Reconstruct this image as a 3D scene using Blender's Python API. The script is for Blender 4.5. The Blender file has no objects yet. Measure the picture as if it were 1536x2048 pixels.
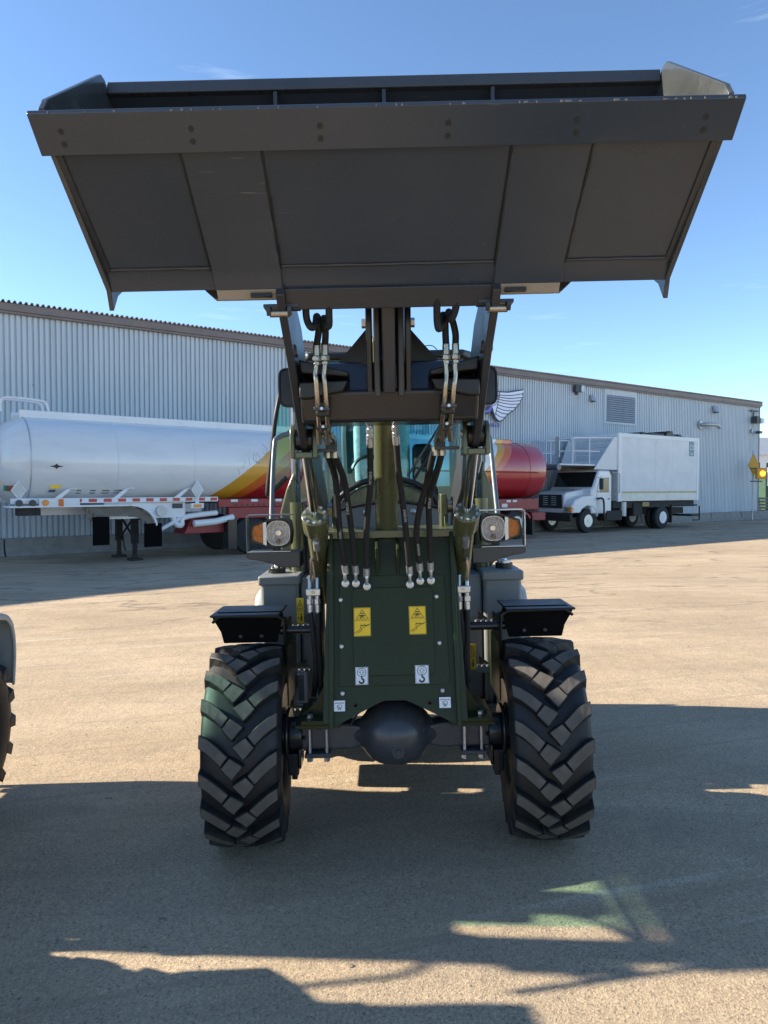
import bpy, bmesh, math, random
from mathutils import Matrix, Vector
random.seed(7)
R = math.radians
SC = bpy.context.scene
COL = SC.collection

# ------------------------------------------------------------------ camera, sky, sun, exposure
FPX, PITCH, CAM_H = 1420.0, R(1.98), 1.80
cam = bpy.data.cameras.new('camera')
cam.sensor_fit = 'HORIZONTAL'; cam.sensor_width = 36.0
cam.lens = 36.0*FPX/1536.0
cam.clip_start = 0.05; cam.clip_end = 3000
camo = bpy.data.objects.new('camera', cam); COL.objects.link(camo)
camo.location = (0, 0, CAM_H); camo.rotation_euler = (R(90)-PITCH, 0, 0)
SC.camera = camo

SUN_EL, SUN_AZ = R(27.5), R(-85)          # azimuth from +Y, negative = to the left
to_sun = Vector((math.sin(SUN_AZ)*math.cos(SUN_EL), math.cos(SUN_AZ)*math.cos(SUN_EL), math.sin(SUN_EL)))
W = bpy.data.worlds.new('World'); SC.world = W; W.use_nodes = True
wn = W.node_tree; bg = wn.nodes['Background']
sky = wn.nodes.new('ShaderNodeTexSky'); sky.sky_type = 'NISHITA'; sky.sun_disc = False
sky.sun_elevation = SUN_EL; sky.sun_rotation = SUN_AZ
sky.air_density = 0.92; sky.dust_density = 0.1; sky.ozone_density = 1.6; sky.altitude = 1200
wtc = wn.nodes.new('ShaderNodeTexCoord'); wmp = wn.nodes.new('ShaderNodeMapping'); wmp.inputs['Scale'].default_value = (1.6, 1.6, 16); wmp.inputs['Rotation'].default_value = (0, R(-7), 0)
wno = wn.nodes.new('ShaderNodeTexNoise'); wno.inputs['Scale'].default_value = 2.3; wno.inputs['Detail'].default_value = 8; wno.inputs['Roughness'].default_value = .6
wcr = wn.nodes.new('ShaderNodeValToRGB'); wcr.color_ramp.elements[0].position = .64; wcr.color_ramp.elements[1].position = .90; wcr.color_ramp.elements[1].color = (.28, .28, .28, 1)
wmx = wn.nodes.new('ShaderNodeMix'); wmx.data_type = 'RGBA'; wmx.inputs[7].default_value = (6.5, 7.2, 7.8, 1)      # thin high cloud
wn.links.new(wtc.outputs['Generated'], wmp.inputs[0]); wn.links.new(wmp.outputs[0], wno.inputs['Vector']); wn.links.new(wno.outputs[0], wcr.inputs[0]); wn.links.new(wcr.outputs[0], wmx.inputs[0])
wti = wn.nodes.new('ShaderNodeMix'); wti.data_type = 'RGBA'; wti.blend_type = 'MULTIPLY'; wti.inputs[0].default_value = 1; wti.inputs[7].default_value = (.89, 1.0, 1.07, 1)      # clearer blue air
wn.links.new(sky.outputs[0], wti.inputs[6]); wn.links.new(wti.outputs[2], wmx.inputs[6]); wn.links.new(wmx.outputs[2], bg.inputs[0]); bg.inputs[1].default_value = 0.090
sd = bpy.data.lights.new('sun', 'SUN'); sd.energy = 4.3; sd.angle = R(0.6); sd.color = (1.0, 0.89, 0.72)
so = bpy.data.objects.new('sun', sd); COL.objects.link(so)
so.rotation_euler = to_sun.to_track_quat('Z', 'Y').to_euler(); so.location = to_sun*60
vs = SC.view_settings
vs.view_transform = 'Standard'; vs.look = 'None'; vs.gamma = 1; vs.use_curve_mapping = False
vs.exposure = 1.55

# ------------------------------------------------------------------ helpers: picture layout measurements
def at(px, py, Y):
    xc = (px-768)/FPX; yc = (1024-py)/FPX
    dy = math.cos(PITCH)+yc*math.sin(PITCH); dz = -math.sin(PITCH)+yc*math.cos(PITCH)
    t = Y/dy
    return Vector((xc*t, Y, CAM_H+dz*t))
ROLL = R(-1.3); LOADER = Vector((0.07, 3.65, 0.0))
def P(px, py, Y):                       # pixel measurement at depth Y -> loader coordinates
    v = at(px, py, Y)-LOADER
    return Vector((v.x*math.cos(ROLL)-v.z*math.sin(ROLL), v.y, v.x*math.sin(ROLL)+v.z*math.cos(ROLL)))
def pan_y(z): return -0.30+(z-0.69)*0.294     # leaning front panel of the loader
def PP(px, py, off=0.0):
    y = -0.2
    for _ in range(8):
        v = P(px, py, y+3.65); y = pan_y(v.z)-off
    return P(px, py, y+3.65)

# ------------------------------------------------------------------ helpers: meshes
class MB:
    def __init__(s): s.v = []; s.f = []; s.m = []
    def add(s, vs_, fs, mi=0):
        o = len(s.v); s.v += [tuple(p) for p in vs_]
        for f in fs: s.f.append(tuple(i+o for i in f)); s.m.append(mi)
        return s
    def box(s, c, sz, rot=None, mi=0):
        c = Vector(c); h = [d/2 for d in sz]
        pts = [Vector((x*h[0], y*h[1], z*h[2])) for x in (-1, 1) for y in (-1, 1) for z in (-1, 1)]
        if rot is not None: pts = [rot @ p for p in pts]
        return s.add([c+p for p in pts], [(0,1,3,2),(4,6,7,5),(0,4,5,1),(2,3,7,6),(0,2,6,4),(1,5,7,3)], mi)
    def bx(s, a, b, mi=0):
        return s.box([(i+j)/2 for i, j in zip(a, b)], [abs(j-i) for i, j in zip(a, b)], None, mi)
    def prism(s, poly, o, u, v, n, t, mi=0):
        o, u, v, n = Vector(o), Vector(u), Vector(v), Vector(n)
        a = [o+u*p[0]+v*p[1] for p in poly]; b = [p+n*t for p in a]; k = len(poly)
        ar = sum(poly[i][0]*poly[(i+1) % k][1]-poly[(i+1) % k][0]*poly[i][1] for i in range(k))
        flip = (ar > 0) == (u.cross(v).dot(n)*t > 0)
        fs = [tuple(range(k))[::-1], tuple(range(k, 2*k))]+[(i, (i+1) % k, k+(i+1) % k, k+i) for i in range(k)]
        if not flip: fs = [f[::-1] for f in fs]
        return s.add(a+b, fs, mi)
    def px(s, poly, x0, x1, mi=0): return s.prism(poly, (x0,0,0), (0,1,0), (0,0,1), (1,0,0), x1-x0, mi)   # poly in (y,z)
    def py(s, poly, y0, y1, mi=0): return s.prism(poly, (0,y0,0), (1,0,0), (0,0,1), (0,1,0), y1-y0, mi)   # poly in (x,z)
    def pz(s, poly, z0, z1, mi=0): return s.prism(poly, (0,0,z0), (1,0,0), (0,1,0), (0,0,1), z1-z0, mi)   # poly in (x,y)
    def tube(s, pts, r, seg=10, mi=0, cap=True):
        pts = [Vector(p) for p in pts]; n = len(pts); rs = r if isinstance(r, (list, tuple)) else [r]*n
        ref = None; V = []
        for i, p in enumerate(pts):
            d = (pts[min(i+1, n-1)]-pts[max(i-1, 0)]).normalized()
            if ref is None:
                ref = d.orthogonal().normalized()
            ref = (ref-d*ref.dot(d)).normalized(); b = d.cross(ref)
            V += [p+(ref*math.cos(2*math.pi*k/seg)+b*math.sin(2*math.pi*k/seg))*rs[i] for k in range(seg)]
        F = [(i*seg+k, i*seg+(k+1) % seg, (i+1)*seg+(k+1) % seg, (i+1)*seg+k) for i in range(n-1) for k in range(seg)]
        if cap: F += [tuple(range(seg))[::-1], tuple((n-1)*seg+k for k in range(seg))]
        return s.add(V, F, mi)
    def cyl(s, p0, p1, r0, r1=None, seg=16, mi=0): return s.tube([p0, p1], [r0, r0 if r1 is None else r1], seg, mi)
    def lathe(s, prof, o, ax='x', seg=32, mi=0, closed=False):
        o = Vector(o); A = {'x': Vector((1,0,0)), 'y': Vector((0,1,0)), 'z': Vector((0,0,1))}[ax]
        U = {'x': Vector((0,1,0)), 'y': Vector((0,0,1)), 'z': Vector((1,0,0))}[ax]; B = A.cross(U)
        V = [o+A*a+(U*math.cos(2*math.pi*k/seg)+B*math.sin(2*math.pi*k/seg))*r for a, r in prof for k in range(seg)]
        n = len(prof)
        F = [(i*seg+k, i*seg+(k+1) % seg, (i+1)*seg+(k+1) % seg, (i+1)*seg+k) for i in range(n-1) for k in range(seg)]
        if closed: F += [((n-1)*seg+k, (n-1)*seg+(k+1) % seg, (k+1) % seg, k) for k in range(seg)]
        else: F += [tuple(range(seg))[::-1], tuple((n-1)*seg+k for k in range(seg))]
        return s.add(V, F, mi)
    def ring(s, poly, width, o, u, v, n, t, mi=0):      # frame of constant width along the outline of a convex polygon
        c = (sum(p[0] for p in poly)/len(poly), sum(p[1] for p in poly)/len(poly)); k = len(poly)
        inn = []
        for p in poly:
            d = math.hypot(p[0]-c[0], p[1]-c[1]); q = max(0, d-width)/d
            inn.append((c[0]+(p[0]-c[0])*q, c[1]+(p[1]-c[1])*q))
        for i in range(k):
            j = (i+1) % k
            s.prism([poly[i], poly[j], inn[j], inn[i]], o, u, v, n, t, mi)
        return s
    def build(s, name, mats, parent=None, bevel=0, smooth=35, seg=2, loc=None):
        me = bpy.data.meshes.new(name); me.from_pydata(s.v, [], s.f); me.validate()
        for m in (mats if isinstance(mats, (list, tuple)) else [mats]): me.materials.append(m)
        if len(me.polygons) == len(s.m): me.polygons.foreach_set('material_index', s.m)
        bm = bmesh.new(); bm.from_mesh(me); bmesh.ops.recalc_face_normals(bm, faces=bm.faces); bm.to_mesh(me); bm.free()
        me.polygons.foreach_set('use_smooth', [True]*len(me.polygons)); me.set_sharp_from_angle(angle=R(smooth)); me.update()
        return link(name, me, parent, bevel, seg, loc)
def link(name, me, parent=None, bevel=0, seg=2, loc=None):
    o = bpy.data.objects.new(name, me); COL.objects.link(o)
    if parent is not None: o.parent = parent
    if loc is not None: o.location = loc
    if bevel:
        b = o.modifiers.new('bevel', 'BEVEL'); b.width = bevel; b.segments = seg; b.limit_method = 'ANGLE'; b.angle_limit = R(40)
    return o
def tag(o, label=None, cat=None, group=None, kind=None):
    if label: o['label'] = label
    if cat: o['category'] = cat
    if group: o['group'] = group
    if kind: o['kind'] = kind
    return o
def empty(name, loc, rot=(0,0,0), label=None, cat=None, group=None):
    o = bpy.data.objects.new(name, None); COL.objects.link(o); o.location = loc; o.rotation_euler = rot; o.empty_display_size = .2
    return tag(o, label, cat, group)
def copy_tree(o, parent=None):
    c = o.copy(); COL.objects.link(c); c.parent = parent
    for ch in list(o.children): copy_tree(ch, c)
    return c
def spline(pts, n=6):
    pts = [Vector(p) for p in pts]; out = []
    for i in range(len(pts)-1):
        a = pts[max(i-1, 0)]; b = pts[i]; c = pts[i+1]; d = pts[min(i+2, len(pts)-1)]
        for k in range(n):
            t = k/n
            out.append(0.5*((2*b)+(c-a)*t+(2*a-5*b+4*c-d)*t*t+(3*b-a-3*c+d)*t**3))
    out.append(pts[-1]); return out
def text(name, s, size, o, u, v, mat_, parent=None, depth=0.0005, align='CENTER'):
    cu = bpy.data.curves.new(name, 'FONT'); cu.body = s; cu.size = size; cu.align_x = align; cu.align_y = 'CENTER'; cu.extrude = depth; cu.resolution_u = 3
    t = bpy.data.objects.new(name, cu); COL.objects.link(t)
    me = bpy.data.meshes.new_from_object(t.evaluated_get(bpy.context.evaluated_depsgraph_get()))
    bpy.data.objects.remove(t); bpy.data.curves.remove(cu)
    u = Vector(u).normalized(); v = Vector(v); v = (v-u*v.dot(u)).normalized(); n = u.cross(v)
    M = Matrix((u, v, n)).transposed().to_4x4(); M.translation = Vector(o)
    me.transform(M); me.name = name; me.materials.clear(); me.materials.append(mat_)
    return link(name, me, parent)

# ------------------------------------------------------------------ materials
def nodes(name):
    m = bpy.data.materials.new(name); m.use_nodes = True
    nt = m.node_tree; return m, nt, nt.nodes['Principled BSDF']
def N(nt, t, **kw):
    n = nt.nodes.new(t)
    for k, v in kw.items():
        if k.startswith('i_'):
            key = k[2:]; n.inputs[int(key) if key.isdigit() else key].default_value = v
        else: setattr(n, k, v)
    return n
def ramp(nt, src, stops):
    r = nt.nodes.new('ShaderNodeValToRGB'); e = r.color_ramp.elements
    while len(e) < len(stops): e.new(0.5)
    for el, (p, c) in zip(e, stops): el.position = p; el.color = (c[0], c[1], c[2], 1) if isinstance(c, (tuple, list)) else (c, c, c, 1)
    nt.links.new(src, r.inputs[0]); return r
def mixc(nt, fac, a, b, mode='MIX'):
    m = nt.nodes.new('ShaderNodeMix'); m.data_type = 'RGBA'; m.blend_type = mode
    for sock, val in ((0, fac), (6, a), (7, b)):
        if hasattr(val, 'is_linked'): nt.links.new(val, m.inputs[sock])
        elif isinstance(val, (int, float)): m.inputs[sock].default_value = val if sock == 0 else (val, val, val, 1)
        else: m.inputs[sock].default_value = (*val[:3], 1)
    return m.outputs[2]
def noise(nt, co, scale, detail=4, rough=.6, dist=0):
    n = N(nt, 'ShaderNodeTexNoise', i_Scale=scale, i_Detail=detail, i_Roughness=rough, i_Distortion=dist)
    nt.links.new(co, n.inputs['Vector']); return n.outputs[0]
def scaled(nt, co, s):
    m = N(nt, 'ShaderNodeMapping'); m.inputs['Scale'].default_value = s; nt.links.new(co, m.inputs['Vector']); return m.outputs[0]
MATS = {}
def mat(name, col, rough=.5, metal=0, var=.12, vs_=3.0, bump=0, bs=150, dirt=None, da=.5, coat=0, rv=.1, spec=.5, ds=6.0):
    m, nt, p = nodes(name); co = N(nt, 'ShaderNodeTexCoord').outputs['Object']
    n1 = noise(nt, co, vs_, 6, .65)
    c = mixc(nt, ramp(nt, n1, [(.3, 0), (.7, 1)]).outputs[0], [x*(1-var) for x in col], [min(1, x*(1+var)) for x in col])
    if dirt:
        n2 = noise(nt, co, ds, 8, .7, .4)
        c = mixc(nt, ramp(nt, n2, [(.62-.25*da, 0), (.62+.2*(1-da)+.05, da)]).outputs[0], c, dirt)
    nt.links.new(c, p.inputs['Base Color'])
    n3 = noise(nt, co, vs_*4, 5, .6)
    rr = N(nt, 'ShaderNodeMapRange', i_3=max(.02, rough-rv), i_4=min(1, rough+rv)); nt.links.new(n3, rr.inputs[0]); nt.links.new(rr.outputs[0], p.inputs['Roughness'])
    p.inputs['Metallic'].default_value = metal; p.inputs['Coat Weight'].default_value = coat; p.inputs['Coat Roughness'].default_value = .08
    p.inputs['Specular IOR Level'].default_value = spec
    if bump:
        b = N(nt, 'ShaderNodeBump', i_Strength=bump, i_Distance=.004); nt.links.new(noise(nt, co, bs, 4), b.inputs['Height']); nt.links.new(b.outputs[0], p.inputs['Normal'])
    MATS[name] = m; return m
def glass(name, tint, gl=.0, refl=1.0, rough=.02):
    m, nt, p = nodes(name); nt.nodes.remove(p); out = nt.nodes['Material Output']
    t = N(nt, 'ShaderNodeBsdfTransparent'); t.inputs[0].default_value = (*tint, 1)
    g = N(nt, 'ShaderNodeBsdfGlossy'); g.inputs['Roughness'].default_value = rough
    fr = N(nt, 'ShaderNodeFresnel', i_IOR=1.5); mx = N(nt, 'ShaderNodeMixShader')
    k = N(nt, 'ShaderNodeMath', operation='MULTIPLY_ADD', i_1=refl, i_2=gl); nt.links.new(fr.outputs[0], k.inputs[0])
    nt.links.new(k.outputs[0], mx.inputs[0]); nt.links.new(t.outputs[0], mx.inputs[1]); nt.links.new(g.outputs[0], mx.inputs[2]); nt.links.new(mx.outputs[0], out.inputs[0])
    MATS[name] = m; return m

charcoal = mat('charcoal_paint', (.038, .040, .046), .36, var=.15, vs_=2, bump=.12, bs=220, dirt=(.075, .068, .06), da=.3)
shoe_m = mat('shoe_metal_lit_tan', (.30, .26, .21), .45, var=.15)  # bare metal; tan of the reflected sunlit ground put into its colour
cheek_m = mat('cheek_paint', (.05, .054, .055), .22, var=.25, vs_=6, dirt=(.22, .23, .21), da=.3)
gloss_black = mat('gloss_black_paint', (.018, .019, .023), .22, var=.15, bump=.06, bs=120)
olive = mat('olive_paint', (.088, .096, .046), .26, var=.07, vs_=2, coat=.25, bump=.05, bs=60, dirt=(.11, .10, .07), da=.16)
olive_dark = mat('dark_olive_paint', (.030, .038, .015), .3, var=.08, vs_=2, coat=0, spec=.22, bump=.05, bs=50, dirt=(.08, .07, .05), da=.16)
axle_paint = mat('blue_black_paint', (.050, .054, .064), .28, var=.1, bump=.1, bs=40, dirt=(.06, .055, .05), da=.2)
rubber = mat('tyre_rubber', (.0085, .0088, .0100), .58, var=.25, vs_=10, bump=.12, bs=90, dirt=(.035, .032, .029), da=.3)
rubber_top = mat('dusty_tread_rubber', (.108, .097, .085), .92, var=.22, vs_=14, bump=.3, bs=260, dirt=(.075, .067, .058), da=.5, ds=22, spec=.2)
hose_m = mat('braided_hose', (.007, .007, .008), .7, var=.4, vs_=40, bump=.9, bs=130, dirt=(.045, .041, .039), da=.22, ds=45)
matt_black = mat('matt_black', (.004, .004, .0042), .95, var=.3, spec=.1)
black_plastic = mat('black_plastic', (.011, .012, .012), .42, var=.2, bump=.15, bs=180)
chrome = mat('chrome', (.75, .74, .72), .12, metal=1, var=.08, vs_=20, rv=.05)
steel = mat('steel_pipe', (.42, .37, .30), .3, metal=.9, var=.2, vs_=15)
zinc = mat('zinc_plating', (.52, .55, .58), .3, metal=.75, var=.12, vs_=30)
grey_paint = mat('grey_paint', (.19, .20, .20), .42, var=.12, bump=.12, bs=70, dirt=(.22, .2, .17), da=.25)
pale_fender = mat('pale_grey_fender', (.42, .42, .40), .5, var=.06)
rail_grey = mat('blue_grey_paint', (.10, .13, .15), .3, var=.08)
yellow_m = mat('decal_yellow', (.88, .55, .012), .4, var=.06)
white_m = mat('decal_white', (.72, .74, .76), .45, var=.05)
black_m = mat('decal_black', (.012, .012, .013), .5, var=.1)
print_grey = mat('hose_print', (.42, .41, .40), .6, var=.3, vs_=60)
orange_print = mat('decal_orange', (.70, .17, .02), .5, var=.2)
seat_m = mat('grey_seat_fabric', (.055, .08, .085), .7, var=.2)
film_m = mat('plastic_film', (.5, .58, .6), .12, var=.3, vs_=18, bump=1.0, bs=26)
cab_in = mat('cab_interior', (.016, .028, .055), .35, var=.15)  # blue of sky reflected in the lower glass is put into this colour
cab_glass = glass('tinted_cab_glass', (.64, .87, .91), .0, 1.0)
side_glass = glass('clear_cab_glass', (.66, .90, .83), .0, .8)
mirror_m = mat('mirror_back', (.022, .023, .027), .3, var=.12)
lens_glass = glass('lamp_lens', (.97, .97, .98), .02, 1.0)
amber_glass = glass('amber_lens', (1.0, .70, .36), .03, .8)
white_paint = mat('white_paint', (.74, .75, .76), .38, var=.05, vs_=1.2, dirt=(.36, .31, .26), da=.3, ds=3)
rust_white = mat('worn_white_paint', (.68, .69, .70), .5, var=.08, vs_=1.5, dirt=(.42, .37, .32), da=.25, ds=1.3)
red_paint = mat('red_frame_paint', (.27, .018, .022), .4, var=.15, dirt=(.14, .06, .05), da=.4)
dark_under = mat('grimy_chassis', (.022, .02, .019), .75, var=.3, dirt=(.07, .06, .05), da=.4)
red_tape = mat('red_reflector', (.5, .03, .03), .3, var=.1)
concrete = mat('barrier_concrete', (.27, .25, .225), .9, var=.16, vs_=3, bump=.5, bs=40, dirt=(.14, .125, .11), da=.5, ds=2.5)
fascia_m = mat('brown_fascia', (.20, .155, .14), .5, var=.16, vs_=1.5, dirt=(.20, .17, .155), da=.4)
roof_m = mat('roof_sheet', (.25, .22, .20), .5, var=.2, vs_=2)
galv = mat('galvanised', (.42, .44, .46), .4, metal=.5, var=.12)
dark_fix = mat('dark_fixture', (.05, .055, .06), .5)
tyre_bg = mat('truck_tyre', (.016, .016, .017), .75, var=.25, dirt=(.05, .045, .04), da=.4)
wind_dark = mat('dark_windscreen', (.008, .010, .012), .08, var=.1)
amber_solid = mat('amber_lamp_plastic', (.75, .25, .02), .25, var=.1)
purple_m = mat('sign_purple', (.16, .15, .50), .4, var=.06)
navy_m = mat('sign_navy', (.02, .025, .07), .4, var=.1)
sign_white = mat('sign_white', (.80, .83, .95), .4, var=.05)
sign_yellow = mat('sign_yellow', (.62, .33, .03), .5, var=.12)
teal_print = mat('logo_teal', (.17, .30, .34), .5, var=.1)
lit, nt_, p_ = nodes('lit_amber'); p_.inputs['Emission Color'].default_value = (1, .42, .03, 1); p_.inputs['Emission Strength'].default_value = 1.2; p_.inputs['Base Color'].default_value = (.8, .35, .03, 1)

# corrugated wall: faded blue-grey with drips, patches and scratches
wall_m, nt, p = nodes('faded_corrugated_wall'); co = N(nt, 'ShaderNodeTexCoord').outputs['Object']
geo = N(nt, 'ShaderNodeNewGeometry').outputs['Position']
c = mixc(nt, ramp(nt, noise(nt, scaled(nt, geo, (1, 1, .25)), 1.1, 6), [(.3, 0), (.75, 1)]).outputs[0], (.50, .555, .60), (.59, .635, .67))
c = mixc(nt, ramp(nt, noise(nt, scaled(nt, geo, (3, 3, .12)), 2.2, 7, .7), [(.48, 0), (.8, .65)]).outputs[0], c, (.33, .36, .385))
c = mixc(nt, ramp(nt, noise(nt, geo, 4.0, 3, .5), [(.76, 0), (.79, .8)]).outputs[0], c, (.12, .11, .10))
nt.links.new(c, p.inputs['Base Color']); p.inputs['Roughness'].default_value = .5

# bucket floor: charcoal with fine scratches, scuffs and pale dust
bucket_m, nt, p = nodes('scratched_charcoal'); co = N(nt, 'ShaderNodeTexCoord').outputs['Object']
c = mixc(nt, ramp(nt, noise(nt, co, 1.6, 6), [(.3, 0), (.7, 1)]).outputs[0], (.030, .040, .057), (.042, .052, .069))
sc_ = ramp(nt, noise(nt, scaled(nt, co, (2.2, 40, 40)), 2.0, 3, .5), [(.69, 0), (.72, .5)]).outputs[0]
msk = ramp(nt, noise(nt, co, 2.3, 2), [(.50, 0), (.60, 1)]).outputs[0]
c = mixc(nt, mixc(nt, 1.0, sc_, msk, 'MULTIPLY'), c, (.17, .15, .13))
c = mixc(nt, ramp(nt, noise(nt, scaled(nt, co, (9, 4, 4)), 3.0, 8, .75), [(.66, 0), (.8, .4)]).outputs[0], c, (.12, .105, .09))
nt.links.new(c, p.inputs['Base Color'])
rr = N(nt, 'ShaderNodeMapRange', i_3=.17, i_4=.33); nt.links.new(noise(nt, co, 7, 6), rr.inputs[0]); nt.links.new(rr.outputs[0], p.inputs['Roughness'])
b = N(nt, 'ShaderNodeBump', i_Strength=.1, i_Distance=.004); nt.links.new(noise(nt, co, 90, 5), b.inputs['Height']); nt.links.new(b.outputs[0], p.inputs['Normal'])

# ground: compacted pale gravel over asphalt
ground_m, nt, p = nodes('dusty_gravel_ground'); co = N(nt, 'ShaderNodeNewGeometry').outputs['Position']
big = noise(nt, scaled(nt, co, (.35, .7, 1)), 1.0, 6, .62, .4)
c = mixc(nt, ramp(nt, big, [(.32, 0), (.7, 1)]).outputs[0], (.365, .280, .188), (.515, .402, .276))
c = mixc(nt, ramp(nt, noise(nt, scaled(nt, co, (.5, 2.2, 1)), 1.4, 8, .7, .6), [(.45, 0), (.78, .55)]).outputs[0], c, (.25, .21, .172))
rot = N(nt, 'ShaderNodeMapping'); rot.inputs['Rotation'].default_value = (0, 0, R(-14)); nt.links.new(co, rot.inputs['Vector'])
trk = noise(nt, scaled(nt, rot.outputs[0], (.10, 2.6, 1)), 2.2, 4, .55, .25)
c = mixc(nt, ramp(nt, trk, [(.63, 0), (.70, .5)]).outputs[0], c, (.54, .46, .365))
vor = N(nt, 'ShaderNodeTexVoronoi', feature='F1', i_Scale=140.0); nt.links.new(co, vor.inputs['Vector'])
sp = ramp(nt, vor.outputs['Color'], [(.04, .50), (.35, .92), (.75, 1.10), (1.0, 1.5)]).outputs[0]
c = mixc(nt, .85, c, sp, 'MULTIPLY')
fine = noise(nt, co, 75, 7, .75)
c = mixc(nt, ramp(nt, fine, [(.30, .8), (.43, 0)]).outputs[0], c, (.11, .088, .068))
c = mixc(nt, ramp(nt, noise(nt, co, 17, 5, .7), [(.66, 0), (.74, .55)]).outputs[0], c, (.12, .104, .09))
ck = noise(nt, scaled(nt, rot.outputs[0], (.22, .85, 1)), .9, 5, .55, .5)
ckr = ramp(nt, ck, [(.485, 0), (.498, .6), (.502, .6), (.515, 0)])
far = N(nt, 'ShaderNodeSeparateXYZ'); nt.links.new(co, far.inputs[0])
fm = N(nt, 'ShaderNodeMapRange', i_1=8.0, i_2=11.0); nt.links.new(far.outputs[1], fm.inputs[0])
c = mixc(nt, mixc(nt, 1.0, ckr.outputs[0], fm.outputs[0], 'MULTIPLY'), c, (.12, .10, .085))
c = mixc(nt, ramp(nt, noise(nt, co, .9, 3, .5, .2), [(.64, 0), (.74, .45)]).outputs[0], c, (.20, .165, .13))
for sc_k, th_, st_k in ((33.0, .17, .55), (63.0, .20, .5), (16.0, .09, .6)):
    vd = N(nt, 'ShaderNodeTexVoronoi', feature='F1', i_Scale=sc_k, i_Randomness=1.0); nt.links.new(scaled(nt, co, (.8, 1, 1)), vd.inputs['Vector'])
    pick = ramp(nt, vd.outputs['Color'], [(.50, 0), (.56, 1)]).outputs[0]
    dot = ramp(nt, vd.outputs['Distance'], [(th_*.6, st_k), (th_*1.25, 0)]).outputs[0]  # dark dots paint the tiny shadows in gravel pits
    c = mixc(nt, mixc(nt, 1.0, dot, pick, 'MULTIPLY'), c, (.115, .09, .068))
trk2 = noise(nt, scaled(nt, rot.outputs[0], (.05, 5.5, 1)), 1.7, 3, .5, .12)
c = mixc(nt, ramp(nt, trk2, [(.60, 0), (.66, .32)]).outputs[0], c, (.27, .205, .145))
nt.links.new(c, p.inputs['Base Color']); p.inputs['Roughness'].default_value = .95; p.inputs['Specular IOR Level'].default_value = .2
b1 = N(nt, 'ShaderNodeBump', i_Strength=.85, i_Distance=.006); nt.links.new(fine, b1.inputs['Height'])
b2 = N(nt, 'ShaderNodeBump', i_Strength=.35, i_Distance=.004); nt.links.new(vor.outputs['Distance'], b2.inputs['Height']); nt.links.new(b1.outputs[0], b2.inputs['Normal'])
b3 = N(nt, 'ShaderNodeBump', i_Strength=.35, i_Distance=.04); nt.links.new(noise(nt, co, 5, 6, .6), b3.inputs['Height']); nt.links.new(b2.outputs[0], b3.inputs['Normal'])
nt.links.new(b3.outputs[0], p.inputs['Normal'])

def livery(name, z0, x0, z1, x1, wy, wo, curve):
    """white tank, then yellow / orange / red bands sweeping up; a printed livery laid out along the tank"""
    m, nt, p = nodes(name); co = N(nt, 'ShaderNodeTexCoord').outputs['Object']
    sep = N(nt, 'ShaderNodeSeparateXYZ'); nt.links.new(co, sep.inputs[0])
    k = (x1-x0)/(z1-z0)
    z = N(nt, 'ShaderNodeMath', operation='SUBTRACT', i_1=z0); nt.links.new(sep.outputs[2], z.inputs[0])
    q = N(nt, 'ShaderNodeMath', operation='MULTIPLY_ADD', i_1=curve, i_2=k); nt.links.new(z.outputs[0], q.inputs[0])
    e = N(nt, 'ShaderNodeMath', operation='MULTIPLY_ADD', i_2=x0); nt.links.new(z.outputs[0], e.inputs[0]); nt.links.new(q.outputs[0], e.inputs[1])
    d = N(nt, 'ShaderNodeMath', operation='SUBTRACT'); nt.links.new(sep.outputs[0], d.inputs[0]); nt.links.new(e.outputs[0], d.inputs[1])
    s = N(nt, 'ShaderNodeMapRange', i_1=-1.0, i_2=3.0); nt.links.new(d.outputs[0], s.inputs[0])
    f = lambda v: (v+1)/4
    r = ramp(nt, s.outputs[0], [(0, (.70, .71, .72)), (f(0), (.62, .30, .02)), (f(wy), (.60, .12, .015)), (f(wy+wo), (.40, .014, .022))]); r.color_ramp.interpolation = 'CONSTANT'
    dr = ramp(nt, noise(nt, scaled(nt, co, (.6, 2, 2)), 1.6, 7, .65), [(.5, 0), (.85, .25)]).outputs[0]
    cc = mixc(nt, dr, r.outputs[0], (.34, .30, .26), 'MULTIPLY')
    nt.links.new(cc, p.inputs['Base Color']); p.inputs['Roughness'].default_value = .3; p.inputs['Coat Weight'].default_value = .7; p.inputs['Coat Roughness'].default_value = .06
    return m

# ------------------------------------------------------------------ ground and terrain
def gslope(x, y):
    s = min(1, max(0, (14-y)/6)); s = s*s*(3-2*s)
    return math.tan(R(1.3))*max(-6, min(6, x-LOADER.x))*s
xs = [-400, -150, -60, -30, -16, -10]+[-6+.75*i for i in range(17)]+[10, 16, 30, 60, 150, 500]
ys = [-60, -20, -8]+[-4+1.0*i for i in range(20)]+[18, 22, 30, 45, 70, 120, 250, 900]
g = MB(); g.v = [(x, y, gslope(x, y)) for y in ys for x in xs]; nx = len(xs)
g.f = [(j*nx+i, j*nx+i+1, (j+1)*nx+i+1, (j+1)*nx+i) for j in range(len(ys)-1) for i in range(nx-1)]; g.m = [0]*len(g.f)
tag(g.build('ground', ground_m), kind='structure')
st = MB()
for _ in range(2600):
    y = 1.8+random.random()**1.7*11; x = (random.random()-.5)*(2.2+y*1.25)
    r = random.choice([.002, .002, .003, .003, .004, .006])*(.75+.09*y); z = gslope(x, y)
    st.add([(x+r*random.uniform(.6, 1.3)*math.cos(a), y+r*random.uniform(.6, 1.3)*math.sin(a), z) for a in (0, 1.3, 2.6, 3.9, 5.1)]+[(x+r*.2, y, z+r*random.uniform(.5, .9))], [(0,1,5),(1,2,5),(2,3,5),(3,4,5),(4,0,5)])
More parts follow.
